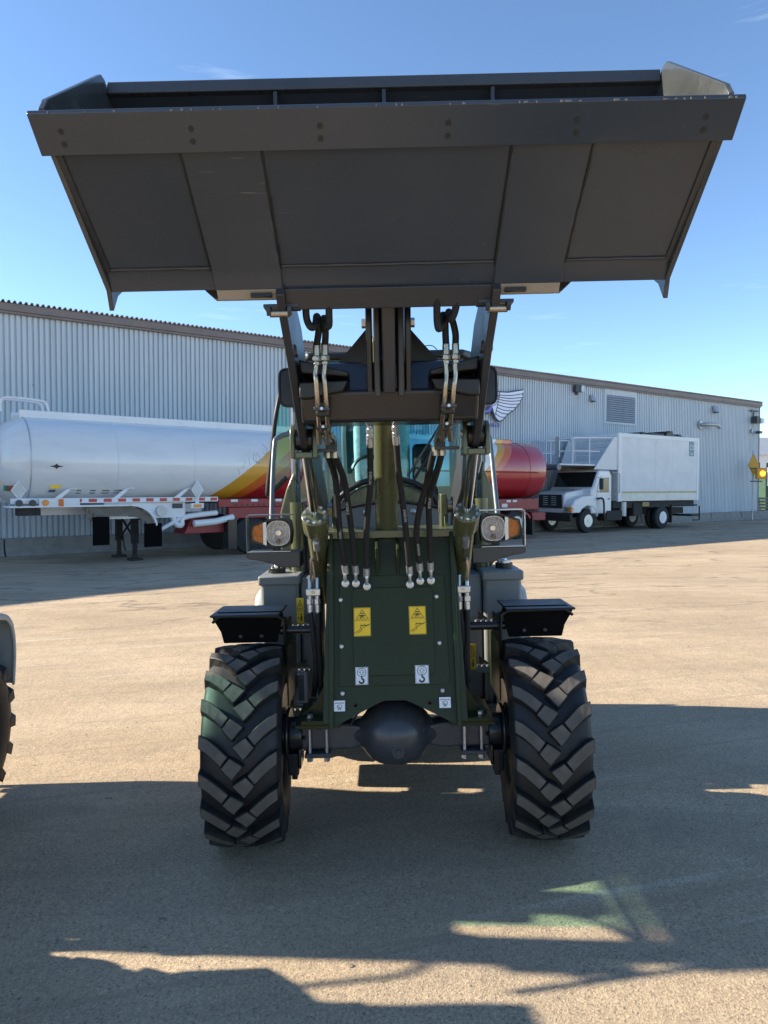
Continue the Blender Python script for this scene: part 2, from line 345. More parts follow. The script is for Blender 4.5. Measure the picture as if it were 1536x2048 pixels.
pebble_m = mat('loose_pebble', (.24, .195, .15), .95, var=.5, vs_=30)
tag(st.build('gravel', pebble_m), label='loose pebbles and grit scattered over the dusty yard', kind='stuff')
def chunk(px, py, r, lab, name='stone', cat='stone', flat=.45, el=1.0):
    Y = 3.0
    for _ in range(20):
        v = at(px, py, Y); Y *= 1+(v.z-gslope(v.x, Y))/1.8*.8
    v = at(px, py, Y); m = MB(); pts = []
    for j, (zz, rr) in enumerate([(0, .9), (flat*.6, 1.0), (flat, .55)]):
        for k in range(7):
            a = k*2*math.pi/7; q = rr*random.uniform(.8, 1.15)
            pts.append((r*q*math.cos(a)*el, r*q*math.sin(a), r*zz))
    m.add(pts, [(j*7+k, j*7+(k+1) % 7, (j+1)*7+(k+1) % 7, (j+1)*7+k) for j in range(2) for k in range(7)]+[tuple(14+k for k in range(7))])
    tag(m.build(name, pebble_m, loc=(v.x, v.y, gslope(v.x, v.y))), lab, cat)
chunk(325, 1841, .016, 'lone dark stone on the shaded ground in front of the left front tyre')
chunk(217, 1597, .012, 'small brown wood chip lying in shade left of the left front tyre', 'wood_chip', 'wood chip', .35, 2.2)
chunk(287, 1897, .012, 'dark pebble at the narrow end of the sunlit strip')
chunk(702, 1932, .012, 'biggest dark pebble in the middle of the sunlit strip')

# ------------------------------------------------------------------ warehouse
WR = R(35.03)
wh = empty('warehouse', (-10, 18.6, 0), (0, 0, WR), 'long blue-grey corrugated metal warehouse with a brown eave behind the vehicles', 'building')
S0, S1 = -20.0, 38.3
npan = 60; pw = (S1-S0)/npan; ribs = 7; pitch = pw/ribs
pm = MB(); prof = []
for k in range(ribs):
    a = k*pitch; prof += [(a, 0), (a+.084, 0), (a+.094, .052), (a+pitch-.010, .052)]
prof.append((pw, 0))
for s_, d_ in prof: pm.v += [(s_, d_, .46), (s_, d_, 6.44)]
pm.f = [(2*i, 2*i+2, 2*i+3, 2*i+1) for i in range(len(prof)-1)]; pm.m = [0]*len(pm.f)
first = pm.build('wall_panel', wall_m, wh, smooth=20, loc=(S0, 0, 0))
for k in range(1, npan): link('wall_panel', first.data, wh, loc=(S0+k*pw, random.uniform(0, .004), 0))
MB().bx((S0, .06, 0), (S1, 14, 6.40)).build('inner_wall', wall_m, wh)
MB().bx((S0, -.12, 6.40), (S1+.12, .02, 6.60)).bx((S0, -.10, 6.33), (S1, -.02, 6.397)).build('fascia', fascia_m, wh, bevel=.01)
rf = MB(); prof = []
for k in range(int((S1-S0+.15)/.136)):
    a = S0+k*.136; prof += [(a, 6.60), (a+.055, 6.60), (a+.068, 6.665), (a+.118, 6.665)]
prof.append((prof[-1][0]+.02, 6.60))
for s_, z_ in prof: rf.v += [(s_, -.16, z_), (s_, 14.1, z_+.35)]
rf.f = [(2*i, 2*i+1, 2*i+3, 2*i+2) for i in range(len(prof)-1)]; rf.m = [0]*len(rf.f)
ro = rf.build('roof', roof_m, wh, smooth=20)
md = ro.modifiers.new('solid', 'SOLIDIFY'); md.thickness = .006
MB().bx((S1, -.02, .46), (S1+.05, .10, 6.40)).build('corner_trim', fascia_m, wh)
# louvre
MB().bx((24.5, -.035, 4.74), (24.66, .0, 6.38)).bx((26.79, -.035, 4.74), (26.92, 0, 6.38)).bx((24.663, -.033, 6.06), (26.787, 0, 6.38)).bx((24.663, -.033, 4.74), (26.787, 0, 4.84)).build('louvre_frame', wall_m, wh)
MB().bx((24.66, -.004, 4.84), (26.79, .01, 6.06)).build('louvre_back', dark_fix, wh)
sl = MB().prism([(-.05, -.035), (-.04, -.045), (.0, .04), (-.006, .05)], (24.665, -.005, 0), (0, 1, 0), (0, 0, 1), (1, 0, 0), 2.12).build('louvre_slat', galv, wh, loc=(0, 0, 4.91))
for k in range(1, 12): link('louvre_slat', sl.data, wh, loc=(0, 0, 4.91+k*.0985))
def fixture(name, label, cat, s, z, parts, group=None):
    e = empty(name, (wh.location+Matrix.Rotation(WR, 3, 'Z') @ Vector((s, -.03, z))), (0, 0, WR), label, cat, group)
    for nm, mb, mt in parts: mb.build(nm, mt, e, bevel=.01)
    return e
fixture('wall_lamp', 'square floodlight under the eave above the white box truck', 'wall lamp', 22.58, 6.12, [
    ('housing', MB().bx((-.28, -.22, -.14), (.0, -.04, .16)), dark_fix), ('lens', MB().bx((.003, -.28, -.13), (.20, -.08, .16)), galv), ('bracket', MB().bx((-.10, -.06, -.24), (.04, 0, -.143)), dark_fix)])
fixture('vent_hood', 'small metal vent hood on the wall left of the louvre', 'vent', 23.6, 5.76, [
    ('hood', MB().prism([(0, .20), (-.04, .20), (-.18, -.08), (0, -.08)], (-.13, 0, 0), (0, 1, 0), (0, 0, 1), (1, 0, 0), .26), galv), ('opening', MB().bx((-.11, -.17, -.12), (.11, -.03, -.085)), dark_fix)])
fixture('vent_hood', 'small metal vent hood high on the wall right of the louvre', 'vent', 33.59, 5.86, [
    ('hood', MB().prism([(0, .26), (-.04, .26), (-.22, -.06), (0, -.06)], (-.16, 0, 0), (0, 1, 0), (0, 0, 1), (1, 0, 0), .32), galv), ('opening', MB().bx((-.14, -.21, -.11), (.14, -.03, -.065)), dark_fix)])
fixture('exhaust_pipe', 'horizontal exhaust pipe stub on the wall above the truck tail', 'pipe', 32.3, 5.06, [
    ('flange', MB().cyl((0, .0, 0), (0, -.07, 0), .22), galv), ('pipe', MB().tube(spline([(0, -.07, 0), (.06, -.28, 0), (.35, -.38, .01), (.9, -.40, .0), (1.15, -.40, -.12)], 5), .10, 12), galv)])
fixture('wall_lamp', 'small dark floodlight near the far right corner of the warehouse', 'wall lamp', 37.6, 5.6, [
    ('housing', MB().bx((-.25, -.34, -.2), (.12, -.03, .18)), dark_fix), ('lens', MB().bx((.123, -.40, -.2), (.42, -.1, .08)), white_m), ('arm', MB().bx((-.03, -.05, .18), (.03, 0, .42)), dark_fix)])
fixture('wall_bracket', 'thin dark bar fixed to the wall above the corner floodlight', 'bracket', 37.6, 6.1, [('bar', MB().bx((-.42, -.1, -.04), (.42, -.02, .04)), dark_fix)])
fixture('wall_camera', 'tiny camera on the wall below the corner floodlight', 'camera', 37.65, 4.95, [('mount', MB().bx((-.35, -.1, -.1), (-.2, 0, .12)), galv), ('body', MB().bx((.0, -.35, -.12), (.3, -.1, .02)), dark_fix)])
# wing sign
sg = fixture('wing_sign', 'wing emblem sign with purple lettering mounted high on the corrugated wall', 'sign', 17.0, 5.0, [])
def feather(a, b, w): return [a, ((a[0]+b[0])/2+w*.3, (a[1]+b[1])/2+w), b, ((a[0]+b[0])/2, (a[1]+b[1])/2-w*.55)]
out = [(.12, .74), (.55, .66), (1.2, .68), (2.13, .86), (2.05, .62), (2.10, .50), (1.96, .36), (1.9, .22), (1.72, .08), (1.55, -.08), (1.32, -.2), (1.12, -.34), (.95, -.50), (.72, -.58), (.5, -.44), (.38, -.22), (.25, .1)]
o_ = (0, -.10, 0); U_, V_, N_ = (1, 0, 0), (0, 0, 1), (0, -1, 0)
MB().prism(out, o_, U_, V_, N_, .05).build('wing_backing', navy_m, sg)
wc = (.95, .30); wi = []
for k_, p_0 in enumerate(out):
    a_, b_1 = out[k_-1], out[(k_+1) % len(out)]
    tx, ty = b_1[0]-a_[0], b_1[1]-a_[1]; L_ = math.hypot(tx, ty); nx_, ny_ = -ty/L_, tx/L_
    if nx_*(wc[0]-p_0[0])+ny_*(wc[1]-p_0[1]) < 0: nx_, ny_ = -nx_, -ny_
    wi.append((p_0[0]+nx_*.055, p_0[1]+ny_*.055))
MB().prism(wi, (0, -.153, 0), U_, V_, N_, .02).build('feather', sign_white, sg)
for a_, b_1 in (((.62, .50), (2.06, .66)), ((.60, .42), (2.02, .50)), ((.60, .33), (1.92, .36)), ((.60, .23), (1.84, .22)), ((.60, .12), (1.66, .06)), ((.58, .0), (1.46, -.08)), ((.55, -.12), (1.25, -.22)), ((.50, -.24), (1.02, -.38))):
    MB().tube(spline([(a_[0], -.175, a_[1]), ((a_[0]+b_1[0])/2, -.175, (a_[1]+b_1[1])/2-.05), (b_1[0], -.175, b_1[1])], 5), .016, 6).build('feather_line', navy_m, sg)
for a_, b_1 in (((.22, .55), (.75, .60)), ((.28, .40), (.72, .50)), ((.33, .24), (.66, .38)), ((.38, .05), (.62, .26)), ((.75, .62), (.50, -.3))):
    MB().tube(spline([(a_[0], -.176, a_[1]), ((a_[0]+b_1[0])/2, -.176, (a_[1]+b_1[1])/2-.05), (b_1[0], -.176, b_1[1])], 5), .014, 6).build('feather_line', navy_m, sg)
for s_, mt_, dy_, off in (('T', purple_m, -.14, -1.45), ('T', purple_m, -.14, -.78), ('D', purple_m, -.14, -.02)):
    text('letter', s_, 1.05, (off, -.18, .06), U_, V_, mt_, sg, .03)
    text('letter_shadow', s_, 1.15, (off+.06, -.13, .03), U_, V_, navy_m, sg, .03)
text('sign_line', 'TRUCK & TRAILER', .23, (-.1, -.08, -.70), U_, V_, purple_m, sg, .012)
# jersey barriers along the wall foot
jb = MB().px([(-.36, 0), (-.36, .06), (-.22, .16), (-.14, .47), (.06, .47), (.06, 0)], .012, 2.98)
k0 = None
for k in range(24):
    s_ = -18+k*3.0; off = random.uniform(-.03, .03)
    loc = wh.location+Matrix.Rotation(WR, 3, 'Z') @ Vector((s_, -.12+off, 0))
    if k0 is None: k0 = jb.build('concrete_barrier', concrete, bevel=.02); ob = k0
    else: ob = link('concrete_barrier', k0.data, bevel=.02)
    ob.location = loc; ob.rotation_euler = (0, 0, WR+random.uniform(-.006, .006))
    tag(ob, 'low weathered concrete barrier block lying along the foot of the warehouse wall', 'barrier', 'concrete barriers along the wall')
# diamond sign and amber lamp at the corner
ds = empty('diamond_sign', at(1507, 930, 39.0), (0, 0, R(6)), 'orange yellow diamond warning sign at the right corner of the warehouse', 'sign')
MB().prism([(-.34, 0), (0, -.6), (.30, 0), (0, .6)], (0, 0, 0), U_, V_, N_, .04).build('plate', sign_yellow, ds)
MB().bx((-.07, -.03, -.15), (-.02, -.008, .2)).bx((.04, -.03, -.2), (.09, -.008, .12)).bx((-.19, -.03, -.14), (-.073, -.008, .02)).bx((-.017, -.03, -.2), (.037, -.008, -.14)).build('symbol', black_m, ds)
MB().bx((-.03, .003, -3.3), (.03, .06, .8)).build('post', galv, ds)
al = empty('amber_beacon', at(1522, 947, 38.5), (0, 0, 0), 'lit amber warning lamp on an arm beside the diamond sign', 'lamp')
MB().bx((-.25, -.08, -.3), (.25, .18, .3)).build('housing', sign_yellow, al, bevel=.03)
MB().cyl((.05, -.083, 0), (.05, -.16, 0), .15, .12, 20).build('lens', lit, al)
MB().bx((-.55, .02, .25), (-.253, .08, .31)).bx((-.55, .02, -.45), (.1, .08, -.39)).build('arm', dark_fix, al)
# things beyond the corner
fb = empty('far_building', at(1560, 1000, 75)*1.0, (0, 0, 0), 'distant white industrial building beyond the warehouse corner', 'building'); fb.location.z = 0
MB().bx((-4, 0, 0), (14, 10, 5.2)).build('wall', white_paint, fb)
MB().prism([(-.4, 5.2), (10.4, 5.2), (10.4, 7.0), (5, 7.4)], (-4.4, 0, 0), (0, 1, 0), (0, 0, 1), (1, 0, 0), 18.8).build('roof', galv, fb)
for k in range(9): MB().bx((-3.4+k*1.9, -.04, 3.2), (-2.2+k*1.9, -.003, 4.4)).build('window', wind_dark, fb)
gd = empty('green_dumpster', at(1532, 1000, 50)*1.0, (0, 0, R(8)), 'dark green waste container beyond the warehouse corner', 'container'); gd.location.z = 0
MB().prism([(0, .2), (3.2, .2), (3.5, 2.9), (-.1, 2.9)], (0, 0, 0), (1, 0, 0), (0, 0, 1), (0, 1, 0), 1.9).build('body', mat('green_container_paint', (.03, .075, .045), .5), gd, bevel=.03)
MB().bx((.05, -.03, 1.9), (.95, -.004, 3.2)).build('notice_board', white_m, gd)
MB().bx((.2, -.25, .0), (3.2, -.004, .35)).build('rail', dark_under, gd)
pl = empty('timber_pallet', at(1522, 1015, 41.5)*1.0, (R(-18), 0, R(-10)), 'old wooden pallet leaning against the corner of the warehouse', 'pallet'); pl.location.z = 0.02
wood = mat('weathered_wood', (.26, .21, .16), .9, var=.25)
bd = MB().bx((-.6, 0, 0), (.6, .025, .11)).build('board', wood, pl)
for k in range(1, 7): link('board', bd.data, pl, loc=(0, 0, k*.19))
for k in (-.55, 0, .5): MB().bx((k, .028, 0), (k+.05, .12, 1.25)).build('bearer', wood, pl)
shed = empty('low_building', (95, 150, 0), (0, 0, 0), 'low pale shed far off at the right edge of the yard', 'building')
MB().bx((-18, 0, 0), (25, 10, 4.2)).build('wall', white_paint, shed)
MB().prism([(-.4, 4.2), (10.4, 4.2), (5, 5.4)], (-18.4, 0, 0), (0, 1, 0), (0, 0, 1), (1, 0, 0), 43.8).build('roof', galv, shed)

# ------------------------------------------------------------------ tanker trailers
def tank_body(t0, t1, red_end):
    m = MB(); seg = 40; sx = [(-.70, .08), (-.66, .32), (-.54, .60), (-.34, .82), (-.10, .965), (0, 1.0)]
    st_ = [(t0+.20+a if False else t0+.20+a, q) for a, q in sx]+[(t0+.20+(t1-t0-.40)*i/6, 1.0) for i in range(1, 6)]+[(t1-.20-a, q) for a, q in reversed(sx)]
    V = []
    for t, q in st_:
        for k in range(seg):
            a = 2*math.pi*k/seg; ca, sa = math.cos(a), math.sin(a); e = .86
            V.append((t, 1.2*q*math.copysign(abs(ca)**e, ca), 2.40+1.03*q*math.copysign(abs(sa)**e, sa)))
    n = len(st_)
    F = [(i*seg+k, i*seg+(k+1) % seg, (i+1)*seg+(k+1) % seg, (i+1)*seg+k) for i in range(n-1) for k in range(seg)]+[tuple(range(seg))[::-1], tuple((n-1)*seg+k for k in range(seg))]
    return m.add(V, F)
def band(par, t, m_):
    pts = [(t, 1.203*math.copysign(abs(math.cos(a))**.86, math.cos(a)), 2.40+1.033*math.copysign(abs(math.sin(a))**.86, math.sin(a))) for a in [2*math.pi*k/48 for k in range(49)]]
    MB().tube(pts, .007, 6).build('weld_band', m_, par)
TX = Matrix.Rotation(WR, 3, 'Z')
DA = R(4.5)
ta = empty('tanker_trailer', Vector((-6.67, 18.2, 0))+Matrix.Rotation(WR, 3, 'Z') @ Vector((3.2*(1-math.cos(DA)), -3.2*math.sin(DA), 0)), (0, 0, WR+DA), 'long white fuel tank trailer at the left with its rear end and landing legs showing', 'tank trailer', 'tank trailers beside the warehouse')
liv_a = livery('livery_sweep', 1.70, 2.03, 2.74, 3.45, .62, .40, -.05)
tank_body(-2.68, 6.3, True).build('tank', liv_a, ta, smooth=50)
rs_ = [(1.206*math.copysign(abs(math.cos(a))**.86, math.cos(a)), 2.40+1.036*math.copysign(abs(math.sin(a))**.86, math.sin(a))) for a in [2*math.pi*k/40 for k in range(40)]]
MB().ring(rs_, .03, (-2.50, 0, 0), (0, 1, 0), (0, 0, 1), (1, 0, 0), .02).build('rim_flange', galv, ta)
for t in (-.6, 1.3): band(ta, t, white_paint)
MB().bx((-2.55, -.42, 3.28), (5.9, -.34, 3.56)).bx((-2.55, .34, 3.28), (5.9, .42, 3.56)).bx((-2.55, -.337, 3.40), (5.9, .337, 3.46)).build('catwalk', white_paint, ta, bevel=.02)
# grab rail loops at the rear top
for dy in (-.3, .15):
    MB().tube(spline([(-2.9, dy, 3.5), (-2.9, dy, 3.72), (-2.75, dy, 3.82), (-2.1, dy, 3.8), (-1.95, dy, 3.74), (-1.9, dy, 3.56)], 5), .03, 8).build('grab_rail', white_paint, ta)
MB().bx((-2.9, -1.14, 1.44), (1.95, -1.06, 1.56)).bx((-2.9, 1.06, 1.44), (1.95, 1.14, 1.56)).bx((-.9, -1.04, 1.05), (1.1, -.98, 1.436)).bx((-2.4, -.5, 1.16), (1.8, -.38, 1.38)).bx((-2.4, .38, 1.16), (1.8, .5, 1.38)).build('frame', white_paint, ta, bevel=.01)
for k in range(12): MB().bx((-1.95+k*.335, -1.146, 1.465), (-1.77+k*.335, -1.142, 1.54)).build('reflector', red_tape, ta)
for t in (-2.05, -.75, .75): # outriggers
    MB().prism([(0, 1.53), (.14, 1.53), (.38, 1.74), (.30, 1.76)], (t, -1.08, 0), (1, 0, 0), (0, 0, 1), (0, -1, 0), .05).build('tank_support', white_paint, ta)
    MB().tube(spline([(t+.3, -1.10, 1.74), (t+.42, -1.13, 1.78), (t+.52, -1.13, 1.77)], 4), .015, 6).build('hook', white_paint, ta)
MB().bx((-2.95, -1.22, 1.355), (-.36, -.62, 1.395)).build('deck', white_paint, ta, bevel=.01)
MB().bx((-2.75, -1.12, 1.18), (-2.3, -.8, 1.345)).build('bumper_box', dark_under, ta, bevel=.01)
for k, (t, mt_) in enumerate(((-2.75, dark_fix), (-2.48, dark_fix), (-2.22, amber_solid))): MB().cyl((t, -1.203, 1.46), (t, -1.25, 1.46), .075, .06, 14).build('tail_lamp', mt_, ta)
MB().bx((-2.35, -1.21, 1.36), (-1.5, -1.15, 1.56)).build('lamp_box', white_m, ta)
MB().bx((-1.95, -1.23, 1.38), (-1.85, -1.213, 1.54)).build('marker', orange_print, ta)
# fender arch and flaps
fa = [(-.35+.66*math.sin(R(k*7)), .84+.555*math.cos(R(k*7))) for k in range(13)]
fo = fa+[(-.35+(t+.35)*.95, z-.035) for t, z in reversed(fa)]
MB().prism(fo, (0, -1.22, 0), (1, 0, 0), (0, 0, 1), (0, 1, 0), .62).build('fender', white_paint, ta, smooth=40)
liner = mat('fender_liner', (.16, .145, .12), .8, var=.3)
MB().prism([(-1.25, 1.0), (-1.42, 1.35), (-.35, 1.352)]+[(-.35+(t+.35)*.93, z-.06) for t, z in fa[1:]]+[(.2, .9), (-.2, 1.12), (-.9, 1.12)], (0, -1.12, 0), (1, 0, 0), (0, 0, 1), (0, 1, 0), .03).build('fender_liner', liner, ta)
for k in range(4):
    MB().bx((-1.35+k*.09, -1.16, 1.26-k*.07), (-1.31+k*.09, -1.121, 1.34-k*.07)).build('liner_rib', liner, ta)
MB().bx((-1.22, -1.2, .46), (-.84, -1.18, 1.12)).build('mud_flap', matt_black, ta)
MB().bx((-.02, -1.2, .36), (.42, -1.18, .93)).build('mud_flap', matt_black, ta)
for dy in (-.62, .50):
    MB().bx((-.12, dy-.07, .42), (.04, dy+.07, 1.16)).bx((-.09, dy-.045, .10), (.01, dy+.045, .418)).bx((-.2, dy-.12, .0), (.12, dy+.12, .06)).prism([(-.1, .06), (.02, .06), (-.02, .2), (-.06, .2)], (0, dy-.06, 0), (1, 0, 0), (0, 0, 1), (0, 1, 0), .12).build('landing_leg', dark_under, ta, bevel=.01)
m = MB()
m.tube([(-.04, -.54, 1.05), (-.04, .43, .5)], .03, 6).tube([(-.01, -.54, .5), (-.01, .43, 1.05)], .03, 6).tube([(0, -.6, 1.0), (.9, -.6, 1.3)], .03, 6).build('cross_brace', dark_under, ta)
# red front cabinet and pipework
MB().bx((2.0, -1.06, 1.28), (5.9, -.95, 1.50)).bx((2.3, -1.05, .98), (4.8, -.9, 1.276)).prism([(1.1, .62), (2.25, .62), (2.25, 1.0), (1.3, 1.0)], (0, -.95, 0), (1, 0, 0), (0, 0, 1), (0, 1, 0), .7).build('front_frame', red_paint, ta, bevel=.015)
for k in range(9): MB().cyl((2.5+k*.17, -1.062, 1.34), (2.5+k*.17, -1.068, 1.34), .026, seg=8).build('bolt_hole_disc', black_m, ta)  # black discs stand in for the shade inside the holes
for t in (2.35, 2.95, 3.7): MB().bx((t, -1.068, 1.42), (t+.2, -1.062, 1.485)).build('reflector_patch', white_m, ta)
MB().tube(spline([(.75, -.95, 1.25), (.85, -1.02, .9), (1.0, -1.02, .86), (1.1, -1.0, 1.05), (2.0, -.95, 1.14)], 6), .07, 10).build('drain_pipe', white_paint, ta)
MB().tube([(1.3, -1.1, .88), (1.9, -1.1, .92), (2.4, -1.08, 1.02)], .085, 10).build('outlet_pipe', white_paint, ta)
MB().tube([(.2, -1.0, .62), (.95, -1.05, 1.02)], .05, 8).build('stay_bar', white_paint, ta)
def diamond(t, z, y, par, r=.26, stem=True):
    rr_ = [(t-r*.8, z), (t, z-r*1.15), (t+r*.8, z), (t, z+r*1.15)]
    m = MB().prism(rr_, (0, y, 0), (1, 0, 0), (0, 0, 1), (0, -1, 0), .02)
    if stem: m.bx((t-.05, y, z-r*1.6), (t+.05, y+.02, z-r*.9)).bx((t-.17, y-.02, z-r*2.2), (t+.17, y+.04, z-r*1.602))
    pc_ = m.build('placard_holder', white_m, par)
    i = r*.78
    MB().prism([(t-i*.8, z), (t, z-i*1.15), (t+i*.8, z), (t, z+i*1.15)], (0, y-.022, 0), (1, 0, 0), (0, 0, 1), (0, -1, 0), .006).build('placard', galv, pc_)
    if stem: MB().bx((t-.1, y-.035, z-r*2.1), (t+.1, y-.022, z-r*1.75)).build('marker', amber_solid, pc_)
diamond(1.36, 1.74, -1.17, ta, .21)
diamond(-2.70, 1.74, -.95, ta, .20, False)
MB().bx((.75, -1.06, 1.28), (1.02, -1.045, 1.4)).bx((-.35, -1.06, 1.1), (.0, -1.045, 1.32)).build('valve_box', dark_fix, ta, bevel=.01)
MB().cyl((.46, -1.045, 1.22), (.46, -1.1, 1.22), .13).build('valve', galv, ta)
# markings on the tank skin
def skin(z, extra=.004):
    k = (z-2.40)/1.03; sa = math.copysign(abs(k)**(1/.86), k); return -(1.2*abs(math.sqrt(max(0, 1-sa*sa)))**.86+extra)
MB().prism([(-.15, 0), (-.04, .02), (0, .06), (.04, .02), (.15, 0), (.04, -.02), (0, -.06), (-.04, -.02)], (-1.98, skin(2.27, .006), 2.27), (1, 0, 0), (0, 0, 1), (0, -1, 0), .006).build('emblem', black_m, ta)
for k, (t, w) in enumerate(((-1.5, .1), (-1.2, .12), (-.93, .17), (-.65, .2))):
    for zz in (1.72, 1.66): MB().prism([(t, zz), (t+w, zz), (t+w, zz+.03), (t, zz+.03)], (0, skin(zz, .012), 0), (1, 0, 0), (0, 0, 1), (0, -1, 0), .004).build('stencil_text', black_m, ta)
MB().prism([(-2.1, 1.78), (-1.88, 1.78), (-1.82, 1.98), (-2.04, 1.98)], (0, skin(1.8, .03), 0), (1, 0, 0), (0, 0, 1), (0, -1, 0), .004).build('yellow_label', yellow_m, ta)
MB().prism([(-2.12, 1.69), (-1.98, 1.69), (-1.95, 1.75), (-2.09, 1.75)], (0, skin(1.72, .03), 0), (1, 0, 0), (0, 0, 1), (0, -1, 0), .004).build('blue_label', navy_m, ta)
# scrawl on the tank
for pts in ([(3.28, 2.98), (3.40, 2.86), (3.36, 2.70), (3.26, 2.74)], [(3.0, 2.72), (2.95, 2.55), (3.08, 2.46), (3.16, 2.58), (3.06, 2.70), (3.04, 2.5), (3.16, 2.44)], [(2.82, 2.6), (2.84, 2.38)], [(2.72, 2.52), (2.62, 2.30)], [(2.5, 2.3), (2.55, 2.15)]):
    MB().tube(spline([(a, skin(z, .002), z) for a, z in pts], 5), .006, 5).build('scrawl', galv, ta)
# data sheet and colour labels on the rear head
MB().bx((-3.06, -.62, 2.1), (-2.98, -.30, 2.65)).build('data_plate', white_m, ta)
MB().bx((-2.93, -.72, 1.72), (-2.85, -.60, 1.84)).build('green_label', mat('label_green', (.03, .2, .1), .5), ta)
MB().bx((-2.86, -.84, 1.72), (-2.78, -.73, 1.84)).build('red_label', red_tape, ta)
MB().bx((-2.98, -.60, 1.88), (-2.90, -.40, 1.99)).build('yellow_label', yellow_m, ta)
def bg_wheel(par, x, y0, r=.5, w=.26, rimm=None, name='wheel', dual=False):
    m = MB().lathe([(0, r*.55), (.02, r*.75), (.03, r*.93), (.07, r), (w-.07, r), (w-.03, r*.93), (w-.02, r*.75), (w, r*.55)], (x, y0, r), 'y', 28)
    wo = m.build(name, tyre_bg, par, smooth=40)
    MB().lathe([(-.006, r*.52), (.02, r*.46), (.08, r*.40), (.09, r*.2), (.02, r*.18), (-.02, r*.12)], (x, y0, r), 'y', 24).build('rim', rimm or galv, wo, smooth=40)
    return wo
for t in (3.0, 4.2): bg_wheel(ta, t, -1.0, .52, rimm=dark_under); bg_wheel(ta, t, .92, .52, rimm=dark_under)
MB().bx((2.2, -1.2, .2), (2.45, -.9, .95)).build('mud_flap', gloss_black, ta)

tb = empty('tanker_trailer', (-6.67, 18.2, 0), (0, 0, WR), 'shorter tank trailer with a rounded dark red end showing right of the loader', 'tank trailer', 'tank trailers beside the warehouse')
liv_b = livery('livery_sweep_short', 2.02, 11.05, 3.17, 12.42, .34, .36, -.10)
tank_body(7.0, 14.55, True).build('tank', liv_b, tb, smooth=50)
band(tb, 10.4, white_paint); band(tb, 13.6, red_paint)
MB().bx((7.3, -.42, 3.28), (12.35, -.34, 3.52)).bx((7.3, .34, 3.28), (12.35, .42, 3.52)).bx((7.3, -.337, 3.38), (12.3, .337, 3.44)).build('catwalk', white_paint, tb, bevel=.02)
MB().bx((12.35, -.55, 3.20), (13.35, .55, 3.50)).build('catwalk_end', liv_b, tb, bevel=.03)
m = MB()
for k in range(26):
    t = 7.5+k*.19; m.bx((t, -.3+random.uniform(-.08, .05), 3.44), (t+.12, .2, 3.50+random.random()*.09))
m.build('hatch_row', white_paint, tb)
MB().bx((7.3, -1.04, 1.02), (14.2, -.9, 1.40)).bx((7.3, .9, 1.02), (14.2, 1.04, 1.40)).bx((13.2, -.9, 1.0), (14.3, .9, 1.3)).build('frame', red_paint, tb, bevel=.01)
for t in (11.2, 11.9, 12.6, 12.9): MB().bx((t, -1.046, 1.29), (t+.2, -1.042, 1.36)).build('reflector_patch', white_m, tb)
MB().bx((12.35, -1.06, 1.08), (12.62, -1.042, 1.24)).build('valve_box', galv, tb)
MB().tube(spline([(7.0, skin(2.33, -.01), 2.33), (9, skin(2.33, -.01), 2.33), (14.0, skin(2.33, -.01), 2.33)], 4), .025, 8).build('side_seam', red_paint, tb)
MB().prism([(-.08, 0), (0, -.06), (.08, 0), (0, .06)], (14.0, -1.14, 2.33), (1, 0, 0), (0, 0, 1), (0, -1, 0), .03).build('marker', white_m, tb)
for t in (11.6, 12.95): bg_wheel(tb, t, -1.2, .53, .3); bg_wheel(tb, t, .9, .53, .3)
fa = [(12.3+1.32*math.cos(R(170-k*10)), .66+.46*math.sin(R(170-k*10))) for k in range(17)]
MB().prism(fa+[(12.3+(t-12.3)*.96, z-.05) for t, z in reversed(fa)], (0, -1.25, 0), (1, 0, 0), (0, 0, 1), (0, 1, 0), .5).build('fender', red_paint, tb, smooth=40)
MB().bx((13.72, -1.2, .12), (13.76, -.7, .8)).build('mud_flap', gloss_black, tb)
MB().bx((13.8, -1.1, .62), (14.5, 1.1, .92)).build('bumper', red_paint, tb, bevel=.02)

# ------------------------------------------------------------------ box truck
bt = empty('box_truck', (8.1, 28.0, 0), (0, 0, WR), 'white bonneted box truck with a railed platform over its cab by the warehouse', 'truck')
MB().bx((1.82, -.02, 1.24), (7.55, 2.42, 4.02)).build('cargo_box', rust_white, bt, bevel=.02)
MB().bx((1.76, -.035, 1.22), (1.98, .05, 4.03)).bx((7.42, -.035, 1.22), (7.57, .05, 4.03)).bx((1.983, -.032, 3.86), (7.417, .03, 4.03)).build('box_frame', white_paint, bt, bevel=.01)
MB().bx((1.983, -.031, 1.24), (7.417, -.022, 1.56)).build('kick_rail', galv, bt)
MB().bx((1.983, -.036, 1.565), (7.417, -.022, 1.64)).build('yellow_stripe', mat('faded_yellow', (.5, .42, .2), .5), bt)
lg = MB().bx((6.78, -.030, 3.20), (7.16, -.022, 3.86)).build('logo_panel', teal_print, bt)
text('logo_text', 'CS', .30, (6.97, -.034, 3.58), (1, 0, 0), (0, 0, 1), white_m, lg, .002)
MB().prism([(6.87, 3.32), (7.07, 3.32), (6.97, 3.26)], (0, -.032, 0), (1, 0, 0), (0, 0, 1), (0, -1, 0), .003).build('logo_mark', white_m, lg)
m = MB()
for k in range(16):
    t = 3.2+k*.22; m.bx((t, .2, 4.02), (t+.26, 1.6, 4.04+random.random()*.13+(.12 if 9 < k < 13 else 0)))
m.build('roof_tarp', black_plastic, bt, bevel=.02)
